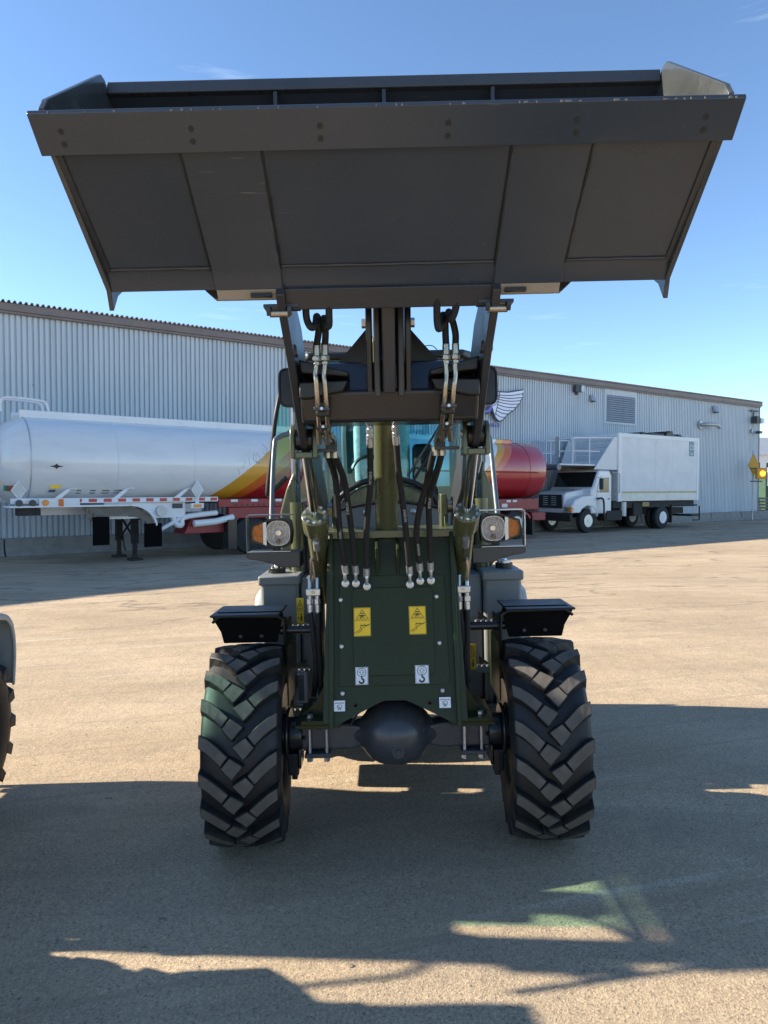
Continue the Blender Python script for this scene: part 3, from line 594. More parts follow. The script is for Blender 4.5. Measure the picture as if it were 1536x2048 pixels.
# front platform with rails above the cab
MB().bx((-1.64, .1, 2.66), (1.8, 2.4, 2.72)).build('platform', rust_white, bt)
MB().bx((1.72, .0, 2.72), (1.80, 2.42, 3.98)).build('front_bulkhead', rust_white, bt)
bulk_m = mat('bulkhead_grey', (.50, .54, .57), .5, var=.08)
for z in (2.95, 3.2, 3.45, 3.7): MB().bx((1.69, .35, z), (1.715, 2.1, z+.2)).build('bulkhead_panel', bulk_m, bt, bevel=.01)
for y, t_ in ((.02, .3), (2.36, .95)):
    MB().prism([(t_, 2.52), (1.74, 2.52), (1.74, 3.85), (1.55, 3.85)], (0, y, 0), (1, 0, 0), (0, 0, 1), (0, 1, 0), .04).build('side_gusset', rust_white, bt)
for y in (.1, 2.35):
    MB().tube([(-.9, y, 2.72), (-.9, y, 3.72), (1.6, y, 3.82)], .03, 6).tube([(-.9, y, 3.22), (.7, y, 3.24)], .025, 6).tube([(.1, y, 2.72), (.1, y, 3.76)], .025, 6).build('guard_rail', white_paint, bt)
MB().tube([(-.9, .13, 3.72), (-.9, 2.32, 3.72)], .03, 6).tube([(-.9, .13, 3.22), (-.9, 2.32, 3.22)], .025, 6).tube([(-.9, 1.2, 2.72), (-.9, 1.2, 3.69)], .025, 6).build('front_rail', white_paint, bt)
MB().bx((-.93, .75, 3.0), (-.88, .95, 3.8)).build('rail_pad', galv, bt)
MB().cyl((-1.55, 1.9, 3.3), (-1.5, 1.95, 3.3), .25).build('hose_reel', red_paint, bt)
MB().cyl((-1.78, .0, 2.58), (-1.78, 2.45, 2.58), .12, seg=16).build('cross_tube', rail_grey, bt)
# cab and bonnet
truck_white = mat('truck_body_white', (.72, .74, .76), .3, var=.04, coat=.4, dirt=(.4, .36, .32), da=.2)
MB().prism([(.15, .75), (1.45, .75), (1.45, 2.3), (1.3, 2.5), (.62, 2.5), (.30, 1.82), (.15, 1.75)], (0, .04, 0), (1, 0, 0), (0, 0, 1), (0, 1, 0), 2.16).build('cab', truck_white, bt, bevel=.07, seg=3)
MB().prism([(-.98, .78), (-.98, 1.50), (-.86, 1.60), (.15, 1.74), (.30, 1.74), (.30, .95), (.12, .95)], (0, .42, 0), (1, 0, 0), (0, 0, 1), (0, 1, 0), 1.40).build('bonnet', truck_white, bt, bevel=.06, seg=3)
for y in (.02, 1.80):
    pts = [(-1.0, .80), (-1.0, 1.10), (-.8, 1.38), (-.35, 1.52), (.32, 1.56), (.32, .85), (.55, .80)]
    arch = [(.0+.60*math.cos(R(a)), .48+.60*math.sin(R(a))) for a in (12, 40, 70, 100, 130, 148)]
    MB().prism([(-1.0, .80), (-1.0, 1.08), (-.8, 1.32), (-.35, 1.46), (.35, 1.50), (.62, .80)]+arch, (0, y, 0), (1, 0, 0), (0, 0, 1), (0, 1, 0), .41).build('fender', truck_white, bt, bevel=.05, seg=3)
gr = MB().prism([(.48, .98), (1.74, .98), (1.70, 1.52), (.52, 1.52)], (-1.0, 0, 0), (0, 1, 0), (0, 0, 1), (-1, 0, 0), .03).build('grille', gloss_black, bt, bevel=.02)
for k in range(5):
    for y in (.78, 1.2): MB().bx((-1.045, y, 1.1+k*.08), (-1.032, y+.26, 1.125+k*.08)).build('grille_slat', chrome, gr)
for y in (.06, 1.80):
    hl = MB().bx((-1.05, y+.12, .86), (-1.0, y+.36, 1.03)).build('headlamp', lens_glass, bt)
    MB().bx((-1.012, y+.13, .87), (-1.003, y+.35, 1.02)).build('reflector', chrome, hl)
    MB().bx((-1.05, y-.04, .86), (-.88, y+.115, 1.03)).build('indicator', amber_solid, bt, bevel=.01)
MB().bx((-1.16, -.02, .48), (-1.0, 2.26, .76)).build('bumper', dark_under, bt, bevel=.03)
MB().prism([(.60, 2.40), (.33, 1.78), (.29, 1.80), (.56, 2.43)], (0, .12, 0), (1, 0, 0), (0, 0, 1), (0, 1, 0), 2.0).build('windscreen', wind_dark, bt, bevel=.012)
d = MB().prism([(.48, .86), (1.34, .86), (1.34, 2.28), (.78, 2.28), (.52, 1.78)], (0, .036, 0), (1, 0, 0), (0, 0, 1), (0, -1, 0), .02).build('door', truck_white, bt, bevel=.008)
MB().prism([(.62, 1.60), (1.22, 1.60), (1.22, 2.2), (.84, 2.2)], (0, .014, 0), (1, 0, 0), (0, 0, 1), (0, -1, 0), .006).build('window', mat('window_tan', (.20, .14, .09), .1), d)
MB().bx((1.15, .0, 1.32), (1.26, .014, 1.37)).build('handle', dark_fix, d)
MB().bx((.45, -.28, 1.72), (.52, -.10, 2.16)).build('mirror', dark_fix, bt, bevel=.02)
MB().tube([(.5, .0, 2.2), (.49, -.2, 2.18), (.49, -.2, 1.68), (.5, .0, 1.64)], .014, 6).build('mirror_frame', galv, bt)
for t in (3.1, 4.3, 5.5): MB().bx((t, -.0245, 1.66), (t+.03, -.0185, 3.85)).build('panel_seam', rust_white, bt)
for y in (.35, .8, 1.2, 1.6, 2.0): MB().bx((.62, y-.05, 2.49), (.72, y+.05, 2.545)).build('marker_lamp', amber_solid, bt)
MB().tube([(1.42, -.05, 1.5), (1.62, -.2, 1.6), (1.62, -.2, 2.35), (1.42, -.0, 2.42)], .025, 6).build('mirror_bracket', galv, bt)
MB().tube(spline([(.42, -.05, 1.35), (.70, -.12, 1.32), (.74, -.14, .7), (.80, -.12, .42)], 4), .04, 8).build('air_pipe', gloss_black, bt)
MB().bx((-.9, .55, .62), (7.3, .8, .9)).bx((-.9, 1.5, .62), (7.3, 1.75, .9)).bx((1.6, .1, .95), (7.4, 2.3, 1.22)).build('chassis', dark_under, bt)
MB().bx((1.1, .02, .45), (2.1, .5, .86)).build('step_tank', dark_under, bt, bevel=.03)
MB().cyl((2.25, .1, .62), (2.25, .1, 1.2), .14).build('exhaust_stack', galv, bt)
MB().bx((2.9, .05, .6), (3.5, .4, 1.15)).build('battery_box', dark_under, bt, bevel=.02)
MB().bx((3.45, -.0, 1.0), (3.9, .08, 1.18)).build('work_lamp', mat('dull_brass', (.3, .2, .06), .5), bt)
MB().bx((7.55, .3, .48), (8.2, 2.1, .56)).bx((7.6, .35, .95), (8.1, 2.1, 1.02)).tube([(7.7, .3, .3), (8.2, .3, .3), (8.2, .3, .95)], .03, 6).build('rear_step', dark_under, bt)
bg_wheel(bt, 0.0, .04, .48, .28, zinc)
bg_wheel(bt, 0.0, 1.9, .48, .28, zinc)
for y in (.06, .42, 1.6, 1.94): bg_wheel(bt, 5.0, y, .50, .27, white_paint)
MB().bx((5.62, .05, .25), (5.66, .7, 1.05)).build('mud_flap', dark_under, bt)

# ------------------------------------------------------------------ wheel loader
ld = empty('wheel_loader', LOADER, (0, ROLL, 0), 'dark olive wheel loader facing the camera with its wide charcoal bucket raised overhead', 'wheel loader', 'wheel loaders parked in a row')

# --- wheels: tyre + lugs + rim
NL = 18
def lug_mesh(name, up, lo, sgn):
    """one moulded tread block: strips between an upper and a lower edge, given in tyre width u and arc length v"""
    V, F, M = [], [], []; n = len(up)
    def pt(u, v, r): a = v/.5; return (sgn*u, -r*math.cos(a), r*math.sin(a))
    def rt(u): return .500-.016*(abs(u)/.177)**2.4
    cu = sum(q[0] for q in up+lo)/(2*n); cv = sum(q[1] for q in up+lo)/(2*n)
    for u, v in up+lo: V.append(pt(u, v, rt(u)))
    for u, v in up+lo:
        du, dv = u-cu, v-cv; L = math.hypot(du, dv)
        bu, bv = u+du/L*.008, v+dv/L*.008
        V.append(pt(bu, bv, .405 if abs(u) > .17 else .448))
    for i in range(n-1): F.append((i, i+1, n+i+1, n+i)); M.append(1)
    ring_ = list(range(n))+list(range(2*n-1, n-1, -1)); k = len(ring_)
    for i in range(k):
        a, b2 = ring_[i], ring_[(i+1) % k]; F.append((a, 2*n+a, 2*n+b2, b2)); M.append(0)
    me = bpy.data.meshes.new(name); me.from_pydata(V, [], F); me.materials.append(rubber); me.materials.append(rubber_top)
    me.polygons.foreach_set('material_index', M)
    bm = bmesh.new(); bm.from_mesh(me); bmesh.ops.recalc_face_normals(bm, faces=bm.faces)
    bmesh.ops.bevel(bm, geom=[e for e in bm.edges if len(e.link_faces) == 2 and e.calc_face_angle(0) > .6], offset=.0035, segments=1, affect='EDGES'); bm.to_mesh(me); bm.free()
    return me
bar_up = [(-.178, .002), (-.135, -.022), (-.088, -.060), (-.043, -.104)]; bar_lo = [(-.178, -.062), (-.143, -.085), (-.109, -.115), (-.076, -.148)]
blk_up = [(-.036, -.108), (-.004, -.128), (.026, -.149)]; blk_lo = [(-.076, -.154), (-.053, -.182), (-.026, -.210)]
LUGS = [lug_mesh('tread_lug', bar_up, bar_lo, 1), lug_mesh('tread_lug', blk_up, blk_lo, 1), lug_mesh('tread_lug', bar_up, bar_lo, -1), lug_mesh('tread_lug', blk_up, blk_lo, -1)]
tyre_prof = [(-.135, .255), (-.165, .27), (-.186, .33), (-.188, .38), (-.178, .425), (-.155, .448), (-.10, .458), (0, .462), (.10, .458), (.155, .448), (.178, .425), (.188, .38), (.186, .33), (.165, .27), (.135, .255)]
tyre_me = MB().lathe(tyre_prof, (0,0,0), 'x', 56).build('tyre', rubber, smooth=50); TYRE = tyre_me.data; bpy.data.objects.remove(tyre_me)
rim_o = MB().lathe([(-.15, .262), (-.13, .235), (-.06, .225), (.02, .21), (.03, .12), (.06, .10), (.06, .0001)], (0,0,0), 'x', 36).build('rim', olive_dark, smooth=40); RIM = rim_o.data; bpy.data.objects.remove(rim_o)
def wheel(x, y, side, phase):
    w = MB().cyl((-.10*side, 0, 0), (.05*side, 0, 0), .115, seg=20).build('wheel', gloss_black, ld, loc=(x, y, .50))
    w.rotation_euler = (0, 0, R(-3.8*side) if y < 1 else 0)
    link('tyre', TYRE, w)
    r = link('rim', RIM, w); r.scale = (side, 1, 1)
    for k in range(NL):
        for q in range(4):
            l = link('tread_lug', LUGS[q], w)
            l.rotation_euler = (-2*math.pi*(k+phase+(.5 if q > 1 else 0))/NL, 0, 0)
    return w
for x, y, ph in ((-.752, 0, .18), (.752, 0, .36), (-.718, 1.5, .5), (.718, 1.5, .1)): wheel(x, y, -1 if x < 0 else 1, ph)

# --- front axle
ax = MB().lathe([(-.215, .050), (-.205, .062), (-.178, .070), (-.158, .088), (-.142, .112), (-.118, .135), (-.08, .154), (-.03, .165), (.03, .165), (.08, .154), (.118, .135), (.142, .112), (.158, .088), (.178, .070), (.205, .062), (.215, .050)], (0, -.05, .552), 'x', 40).build('front_axle', axle_paint, ld, smooth=60)
for s in (-1, 1): MB().prism([(.17, .497), (.24, .484), (.48, .486), (.48, .608), (.24, .612), (.17, .60)], (0, -.11, 0), (s, 0, 0), (0, 0, 1), (0, 1, 0), .12).build('axle_beam', axle_paint, ax, bevel=.012, seg=3)
MB().lathe([(0, .030), (-.006, .030), (-.006, .022), (-.002, .022), (-.002, .014), (-.008, .012)], (.012, -.206, .500), 'y', 20).build('drain_plug', axle_paint, ax)
for s in (-1, 1):
    h = MB().cyl((s*.47, -.05, .55), (s*.535, -.05, .55), .085, seg=20).cyl((s*.535, -.05, .55), (s*.55, -.05, .55), .135, seg=24).cyl((s*.55, -.05, .55), (s*.60, -.05, .55), .10, seg=20).bx((s*.49, -.12, .36), (s*.545, .03, .47)).bx((s*.50, -.10, .33), (s*.53, -.02, .36)).bx((s*.475, -.14, .40), (s*.49, .0, .50)).build('axle_hub', gloss_black, ld, bevel=.006)
    for a in range(8): MB().cyl((s*.455, -.05+.068*math.cos(a*.785), .55+.068*math.sin(a*.785)), (s*.47, -.05+.068*math.cos(a*.785), .55+.068*math.sin(a*.785)), .009, seg=6).build('hub_bolt', gloss_black, h)
    MB().cyl((s*.56, -.03, .64), (s*.60, -.03, .64), .165, seg=28).build('brake_disc', gloss_black, ld, bevel=.004)
    cl = MB().bx((s*.325, -.16, .46), (s*.455, .06, .482)).build('axle_clamp', axle_paint, ld, bevel=.004)
    MB().bx((s*.325, -.15, .600), (s*.455, .06, .628)).build('clamp_saddle', axle_paint, cl, bevel=.004)
    for x in (.345, .43):
        for y in (-.14, .04):
            MB().cyl((s*x, y, .445), (s*x, y, .60), .0085, seg=10).build('clamp_bolt', zinc, cl)
            MB().cyl((s*x, y, .440), (s*x, y, .459), .016, seg=6).build('nut', zinc, cl)
    mp = MB().bx((s*.27, -.22, .630), (s*.49, .15, .648)).bx((s*.26, -.23, .650), (s*.46, .15, .672)).build('mount_plate', olive_dark, ld, bevel=.003)
    for x in (.33, .42): MB().cyl((s*x, -.185, .673), (s*x, -.185, .690), .016, seg=6).build('mount_bolt', zinc, mp)
    MB().prism([(.325, .674), (.47, .674), (.40, .73), (.35, .82), (.325, .93)], (0, -.14, 0), (s, 0, 0), (0, 0, 1), (0, 1, 0), .02).build('frame_gusset', olive_dark, ld)

# --- front frame
pu, pv, pn = Vector((1,0,0)), Vector((0, .25, .85)).normalized(), Vector((0, -.85, .25)).normalized()
def pan(zs): return (zs-.69)*(.886/.85)     # height -> distance along the leaning plate
PO = Vector((0, -.30, .69))
MB().prism([(-.305, pan(.665)), (-.285, pan(.67)), (-.085, pan(.765)), (-.05, pan(.778)), (.05, pan(.778)), (.085, pan(.765)), (.285, pan(.67)), (.305, pan(.665)), (.292, pan(1.54)), (-.292, pan(1.54))], PO, pu, pv, -pn, .02).build('front_plate', olive_dark, ld)
cv = MB().prism([(-.268, pan(.845)), (.268, pan(.845)), (.262, pan(1.36)), (-.262, pan(1.36))], PO+pn*.0005, pu, pv, pn, .006).build('cover_panel', olive_dark, ld, bevel=.003)
MB().prism([(-.195, pan(.905)), (-.18, pan(.89)), (.18, pan(.89)), (.195, pan(.905)), (.20, pan(1.285)), (.185, pan(1.30)), (-.185, pan(1.30)), (-.20, pan(1.285))], PO+pn*.007, pu, pv, pn, .008).build('raised_panel', olive_dark, cv, bevel=.0075, seg=4)
for s in (-1, 1):
    MB().px([(-.335, .665), (-.315, .665), (.36, .665), (.36, 1.45), (.33, 1.60), (.315, 1.73), (.22, 1.745), (.19, 1.60), (.15, 1.575), (-.07, 1.575)], s*.293, s*.315).build('tower_side', olive_dark, ld, bevel=.004)
    MB().prism([(s*.305, pan(.68)), (s*.345, pan(.68)), (s*.318, pan(1.54)), (s*.292, pan(1.54))], PO+pn*.02, pu, pv, -pn, .05).build('edge_flange', olive_dark, ld, bevel=.003)
    MB().bx((s*.275, .2, 1.58), (s*.313, .33, 1.76)).build('pivot_tab', olive, ld, bevel=.006)
    MB().cyl((s*.27, .27, 1.69), (s*.43, .27, 1.69), .035, seg=18).build('pivot_pin', steel, ld)
    MB().bx((s*.39, .1, .75), (s*.41, .35, 1.45)).build('inner_plate', black_plastic, ld)
MB().bx((-.345, -.07, 1.545), (.345, .34, 1.585)).build('top_shelf', olive, ld, bevel=.004)
MB().bx((-.29, .33, .82), (.29, .35, 1.5)).bx((-.29, -.02, .82), (.29, .33, .84)).build('frame_back', black_plastic, ld)
for px, py in ((681, 1200), (683, 1293), (685, 1387), (873, 1193), (879, 1286), (885, 1381)):
    v = PP(px, py, .012); MB().lathe([(.004, .011), (-.004, .011), (-.008, .007), (-.008, .0005)], v, 'y', 12).build('panel_bolt', zinc, cv)
for px, py in ((711, 1411), (860, 1406)):
    v = PP(px, py, .004); MB().lathe([(0, .011), (-.004, .011), (-.004, .007), (.0, .006)], v, 'y', 12).build('plug_hole', black_m, ld)
# decals on the plate
def decal(px0, py0, px1, py1, base, art, name):
    a = PP(px0, py1, .0175); b_ = PP(px1, py0, .0175); w = b_.x-a.x; h = (b_-a).dot(pv)
    o = MB().prism([(0, 0), (w, 0), (w, h), (0, h)], a, pu, pv, pn, .0008).build(name, base, ld)
    q = MB(); art(q, a+pn*.0009, w, h)
    if q.v: q.build('print', black_m, o)
    return o, a, w, h
def strip(q, o, pts, wd, closed=False):
    pts = pts+([pts[0]] if closed else [])
    for p0, p1 in zip(pts[:-1], pts[1:]):
        d = Vector((p1[0]-p0[0], p1[1]-p0[1])); L = d.length
        if L < 1e-6: continue
        n = Vector((-d.y, d.x))/L*wd/2; e = d/L*wd*.35
        q.prism([(p0[0]-e.x+n.x, p0[1]-e.y+n.y), (p0[0]-e.x-n.x, p0[1]-e.y-n.y), (p1[0]+e.x-n.x, p1[1]+e.y-n.y), (p1[0]+e.x+n.x, p1[1]+e.y+n.y)], o, pu, pv, pn, .0004)
def circ(cx, cy, r, a0=0, a1=360, n=18): return [(cx+r*math.cos(R(a0+(a1-a0)*i/n)), cy+r*math.sin(R(a0+(a1-a0)*i/n))) for i in range(n+1)]
def art_warn(q, o, w, h):
    t = .0022
    strip(q, o, [(.03*w, .02*h), (.97*w, .02*h), (.97*w, .98*h), (.03*w, .98*h)], t*.6, True)
    strip(q, o, [(.05*w, .55*h), (.95*w, .55*h)], t*.6)
    strip(q, o, [(.14*w, .60*h), (.86*w, .60*h), (.5*w, .93*h)], t, True)
    strip(q, o, [(.36*w, .72*h), (.64*w, .72*h)], .006); strip(q, o, [(.42*w, .80*h), (.58*w, .80*h)], .005)
    strip(q, o, [(.5*w, .72*h), (.42*w, .64*h), (.36*w, .66*h)], .004); strip(q, o, [(.5*w, .70*h), (.6*w, .64*h)], .003)
    strip(q, o, [(.08*w, .12*h), (.42*w, .26*h), (.92*w, .42*h)], .0025); strip(q, o, [(.2*w, .10*h), (.45*w, .2*h), (.46*w, .26*h)], .002)
    strip(q, o, [(.42*w, .40*h), (.5*w, .36*h), (.62*w, .40*h), (.72*w, .36*h), (.88*w, .40*h)], .004); strip(q, o, [(.42*w, .40*h), (.38*w, .34*h), (.42*w, .28*h)], .0025)
decal(708, 1215, 741, 1273, yellow_m, art_warn, 'warning_decal'); decal(819, 1212, 851, 1269, yellow_m, art_warn, 'warning_decal')
def art_hook(q, o, w, h):
    strip(q, o, [(.04*w, .03*h), (.96*w, .03*h), (.96*w, .97*h), (.04*w, .97*h)], .0012, True)
    strip(q, o, circ(.5*w, .70*h, .33*w), .0025)
    strip(q, o, [(.42*w, .56*h), (.42*w, .70*h), (.30*w, .70*h), (.5*w, .86*h), (.70*w, .70*h), (.58*w, .70*h), (.58*w, .56*h)], .0018, True)
    strip(q, o, [(.5*w, .48*h), (.5*w, .34*h)], .006); strip(q, o, circ(.48*w, .22*h, .17*w, 75, -165, 12), .0075)
decal(711, 1334, 736, 1370, white_m, art_hook, 'lifting_point_decal'); decal(831, 1330, 857, 1367, white_m, art_hook, 'lifting_point_decal')
def art_tie(q, o, w, h):
    strip(q, o, [(.1*w, .75*h), (.9*w, .75*h)], .002); strip(q, o, [(.3*w, .6*h), (.32*w, .35*h), (.5*w, .2*h), (.68*w, .35*h), (.7*w, .6*h)], .0022)
    strip(q, o, circ(.5*w, .5*h, .12*w, 40, 300, 10), .002); strip(q, o, [(.35*w, .12*h), (.65*w, .35*h)], .0022); strip(q, o, [(.65*w, .12*h), (.35*w, .35*h)], .0022)
    for i in range(5): strip(q, o, [((.15+.16*i)*w, .76*h), ((.21+.16*i)*w, .85*h)], .0014)
for a in ((668, 1401, 690, 1423), (879, 1394, 901, 1416)): decal(*a, white_m, art_tie, 'tie_down_decal')

# --- boom
for s in (-1, 1):
    arm = MB().px([(.33, 1.64), (.27, 1.62), (-.20, 1.78), (-.62, 1.945), (-.74, 1.99), (-1.08, 2.285), (-1.25, 2.40), (-1.30, 2.44), (-1.27, 2.49), (-1.05, 2.52), (-.80, 2.44), (-.3, 2.06), (.30, 1.76), (.345, 1.70)], s*.343, s*.371).build('boom_arm', charcoal, ld, bevel=.003)
    MB().bx((s*.335, -1.06, 2.285), (s*.379, -1.0, 2.33), 0).build('weld_seam', charcoal, arm, bevel=.01)
MB().px([(-.955, 2.165), (-.80, 2.305), (-.66, 2.30), (-.60, 2.17), (-.66, 2.06), (-.90, 2.055)], -.341, .341).build('boom_crossbeam', gloss_black, ld, bevel=.014, seg=3)
for s in (-1, 1):
    a = P(768+s*178, 738, 2.66); 
    m = MB(); m.prism([(.338, 2.285), (.33, 2.235), (.155, 2.218), (.150, 2.236)], (0, -.99, 0), (s, 0, 0), (0, 0, 1), (0, 1, 0), .12)
    m.prism([(.338, 2.20), (.155, 2.205), (.175, 2.165), (.30, 2.14), (.338, 2.14)], (0, -.985, 0), (s, 0, 0), (0, 0, 1), (0, 1, 0), .10)
    m.build('beam_gusset', black_plastic, ld, bevel=.006)
    MB().prism([(.085, 2.29), (.215, 2.29), (.085, 2.44)], (0, -.78, 0), (s, 0, 0), (0, 0, 1), (0, 1, 0), .02).build('lever_brace', charcoal, ld)
    MB().px([(-.95, 2.16), (-1.02, 2.46), (-1.02, 2.56), (-.85, 2.74), (-.66, 2.70), (-.62, 2.3)], s*.062, s*.084).build('lever_bracket', gloss_black, ld, bevel=.004)
    MB().px([(-.985, 2.14), (-1.05, 2.5), (-1.05, 2.6), (-.9, 2.78), (-.72, 2.72), (-.80, 2.3)], s*.032, s*.056).build('bell_crank_plate', charcoal, ld, bevel=.005)
    MB().cyl((s*.082, -.95, 2.42), (s*.10, -.95, 2.42), .018, seg=6).build('bracket_bolt', zinc, ld)
    MB().bx((s*.012-.008, -.985, 2.17), (s*.030+.002, -.9, 2.27)).build('link_pad', black_plastic, ld, bevel=.006)
MB().px([(-1.00, 2.15), (-1.15, 2.36), (-1.22, 2.5), (-1.1, 2.55), (-.92, 2.36), (-.9, 2.18)], -.024, .022).build('tilt_link', charcoal, ld, bevel=.006)
MB().bx((-.034, -.84, 2.30), (.034, -.80, 2.62)).build('lever_web', gloss_black, ld)
# tilt cylinder
tc = MB().tube([(-.020, .02, 1.56), (-.012, -.36, 2.13), (-.008, -.56, 2.44)], .0585, 28).build('tilt_cylinder', olive, ld, smooth=50)
MB().cyl((-.021, .045, 1.52), (-.020, .02, 1.56), .040, .056, 24).cyl((-.062, .06, 1.50), (.022, .06, 1.50), .044, seg=20).build('cylinder_eye', olive, tc)
MB().cyl((-.008, -.56, 2.44), (-.006, -.66, 2.60), .03, seg=16).build('piston_rod', chrome, tc)
for s in (-1, 1):
    x = -.02+s*.052
    MB().px([(-.10, 1.36), (-.15, 1.50), (-.02, 1.555), (.10, 1.545), (.10, 1.36)], x-.008, x+.008).build('cylinder_lug', olive_dark, ld, bevel=.004)
MB().bx((-.095, -.03, 1.495), (-.082, .02, 1.525)).build('grease_nipple', zinc, ld, bevel=.003)
# lift cylinders
for s in (-1, 1):
    xo = s*.362
    top = Vector((s*.358, -.655, 2.0)); gl_ = Vector((s*.364, -.25, 1.665)); bot = Vector((s*.374, .28, 1.20)); d = (bot-top).normalized()
    c_ = MB().tube([gl_+d*.06, bot], .047, 24).build('lift_cylinder', olive, ld, smooth=50)
    MB().lathe([(0, .0)]+[(0, 0)], (0,0,0), 'x', 3) if False else None
    MB().tube([gl_-d*.015, gl_+d*.09, gl_+d*.12], [.063, .063, .050], 24).build('cylinder_gland', olive, c_, bevel=.004)
    e1 = d.cross(Vector((1,0,0))).normalized(); e2 = Vector((1,0,0))
    for k in range(10):
        a = k*2*math.pi/10; q = gl_-d*.018+(e1*math.cos(a)+e2*math.sin(a))*.050
        MB().cyl(q-d*.006, q+d*.012, .0075, seg=8).build('gland_bolt', zinc, c_)
    MB().tube([top, gl_], .0225, 20).build('piston_rod', chrome, c_)
    cl = MB()
    for k in (-1, 1):
        x = s*.358+k*.047
        cl.px([(-.655+.055*math.cos(R(a)), 2.02+.055*math.sin(R(a))) for a in range(0, 181, 20)]+[(-.71, 1.93), (-.60, 1.93)], x-.009, x+.009)
    cl.bx((s*.358-.038, -.705, 1.93), (s*.358+.038, -.605, 1.955))
    cl.build('rod_clevis', olive, c_, bevel=.004)
    MB().cyl((s*.358-.036, -.655, 2.01), (s*.358+.036, -.655, 2.01), .046, seg=24).build('boom_boss', gloss_black, c_, bevel=.004)
    MB().cyl((s*.358-.062, -.655, 2.02), (s*.358+.062, -.655, 2.02), .018, seg=12).build('pin', zinc, c_)
    # port, pipe, clamp, hoses down the cylinder
    dy0 = Vector((0, -.055, 0))
    nn = Vector((0, -.66, -.75)); port = gl_+d*.155+nn*.056
    MB().cyl(port-d*.035, port+d*.03, .0175, seg=14).cyl(port-d*.012-nn*.03, port-d*.012, .014, seg=12).build('port_adapter', zinc, c_)
    MB().tube(spline([port+d*.03, port+d*.14+nn*.008, P(622 if s < 0 else 934, 1120, 3.52), P(624 if s < 0 else 934, 1178, 3.58)], 6), .0075, 8).build('pipe', steel, c_)
    cx = 626.5 if s < 0 else 925.5; cy = 1184 if s < 0 else 1178
    q = P(cx, cy, 3.55); 
    blk = MB().box(q, (.072, .03, .034)).build('clamp_block', zinc, ld, bevel=.003)
    MB().cyl(q+Vector((0, -.014, 0)), q+Vector((0, -.021, 0)), .009, seg=10).build('clamp_bolt', steel, blk)
    for k in (-1, 1):
        hx = cx+k*7.2+(0 if k < 0 else 1)
        MB().tube([P(hx, cy-28, 3.57), P(hx, cy-4, 3.555)], .0095, 10).build('pipe_end', zinc, blk)
        MB().tube([P(hx, cy+7, 3.55), P(hx+.3, cy+16, 3.55)], .011, 10).cyl(P(hx+.3, cy+14, 3.55), P(hx+.6, cy+24, 3.55), .0165, seg=6).cyl(P(hx+.6, cy+25, 3.55), P(hx+1, cy+42, 3.55), .014, seg=14).build('hose_fitting', zinc, blk)
        lx = (632+k*5, 636+k*4, 636+k*6, 634+k*6) if s < 0 else (930+k*5, 926+k*4, 926+k*5, 934+k*6)
        MB().tube(spline([P(hx+1, cy+40, 3.55), P(lx[0], cy+90, 3.55), P(lx[1], cy+140, 3.58), P(lx[2], cy+190, 3.62), P(lx[3], cy+215+k*10, 3.7)], 6), .0145, 10).build('lower_hose', hose_m, ld)
    for k, (ex, ey) in enumerate(((638, 1385), (630, 1404)) if s < 0 else ((930, 1375), (938, 1393))):
        a = P(ex, ey, 3.66); MB().tube(spline([a, a+Vector((s*-.0, -.01, -.03)), a+Vector((-s*.02, -.012, -.045)), a+Vector((-s*.045, -.0, -.035))], 4), .012, 8).build('elbow_fitting', zinc, ld)

# --- hoses on the front
def hose(pts, r=.0148, name='hydraulic_hose', m=None, par=None, n=7, seg=12):
    return MB().tube(spline([P(*p) for p in pts], n), r, seg).build(name, m or hose_m, par or ld, smooth=60)
def hose_text(h, p0, p1, flip=1, size=.017):
    a, b_ = P(*p0), P(*p1); o = (a+b_)/2+Vector((0, -.021, 0)); u = (b_-a)*flip
    text('hose_print', 'EVERUN', size, o, u, Vector((0, -1, 0)).cross(u), print_grey, h, .0003)
runs = [
 ([(690, 1136, 3.49), (680, 1065, 3.41), (673, 980, 3.30), (668, 945, 3.24), (654, 905, 3.08)], ((682, 1080, 3.43), (680, 1050, 3.40)), 1),
 ([(711, 1136, 3.49), (703, 1062, 3.41), (693, 985, 3.30), (686, 952, 3.24), (675, 925, 3.14), (668, 906, 3.08)], ((697, 1030, 3.36), (694, 1003, 3.33)), 1),
 ([(733, 1142, 3.49), (733, 1065, 3.42), (737, 1010, 3.36), (741, 965, 3.31), (740, 893, 3.25)], ((741, 945, 3.29), (740, 968, 3.31)), 1),
 ([(819, 1138, 3.49), (812, 1065, 3.42), (805, 1000, 3.36), (797, 940, 3.30), (793, 888, 3.25)], ((808, 1018, 3.38), (811, 1045, 3.40)), 1),
 ([(839.5, 1131, 3.49), (833, 1069, 3.42), (838, 1025, 3.36), (848, 985, 3.30), (858, 945, 3.22), (868, 903, 3.08)], ((838.5, 1112, 3.47), (835.5, 1085, 3.44)), 1),
 ([(861, 1130, 3.49), (859, 1062, 3.42), (858, 1008, 3.34), (866, 970, 3.27), (877, 932, 3.16), (884, 903, 3.08)], ((858, 1018, 3.35), (860, 992, 3.32)), 1)]
for i, (pts, tx, fl_) in enumerate(runs):
    h = hose(pts); hose_text(h, tx[0], tx[1], fl_)
    px, py, Y = pts[0]
    a = P(px, py, Y); e = PP(px+1, py+31, .02)
    MB().cyl(a+(a-P(*pts[1])).normalized()*-.018, a+(a-P(*pts[1])).normalized()*.03, .0165, seg=14).tube(spline([a+Vector((0, 0, -.025)), a*.5+e*.5+Vector((0, -.012, 0)), e+Vector((0, -.012, .012))], 5), .0085, 10).build('hose_fitting', zinc, h)
    MB().lathe([(.008, .019), (-.006, .019), (-.008, .0125), (-.018, .012), (-.018, .006), (-.012, .005)], e, 'y', 18).build('banjo_bolt', zinc, h)
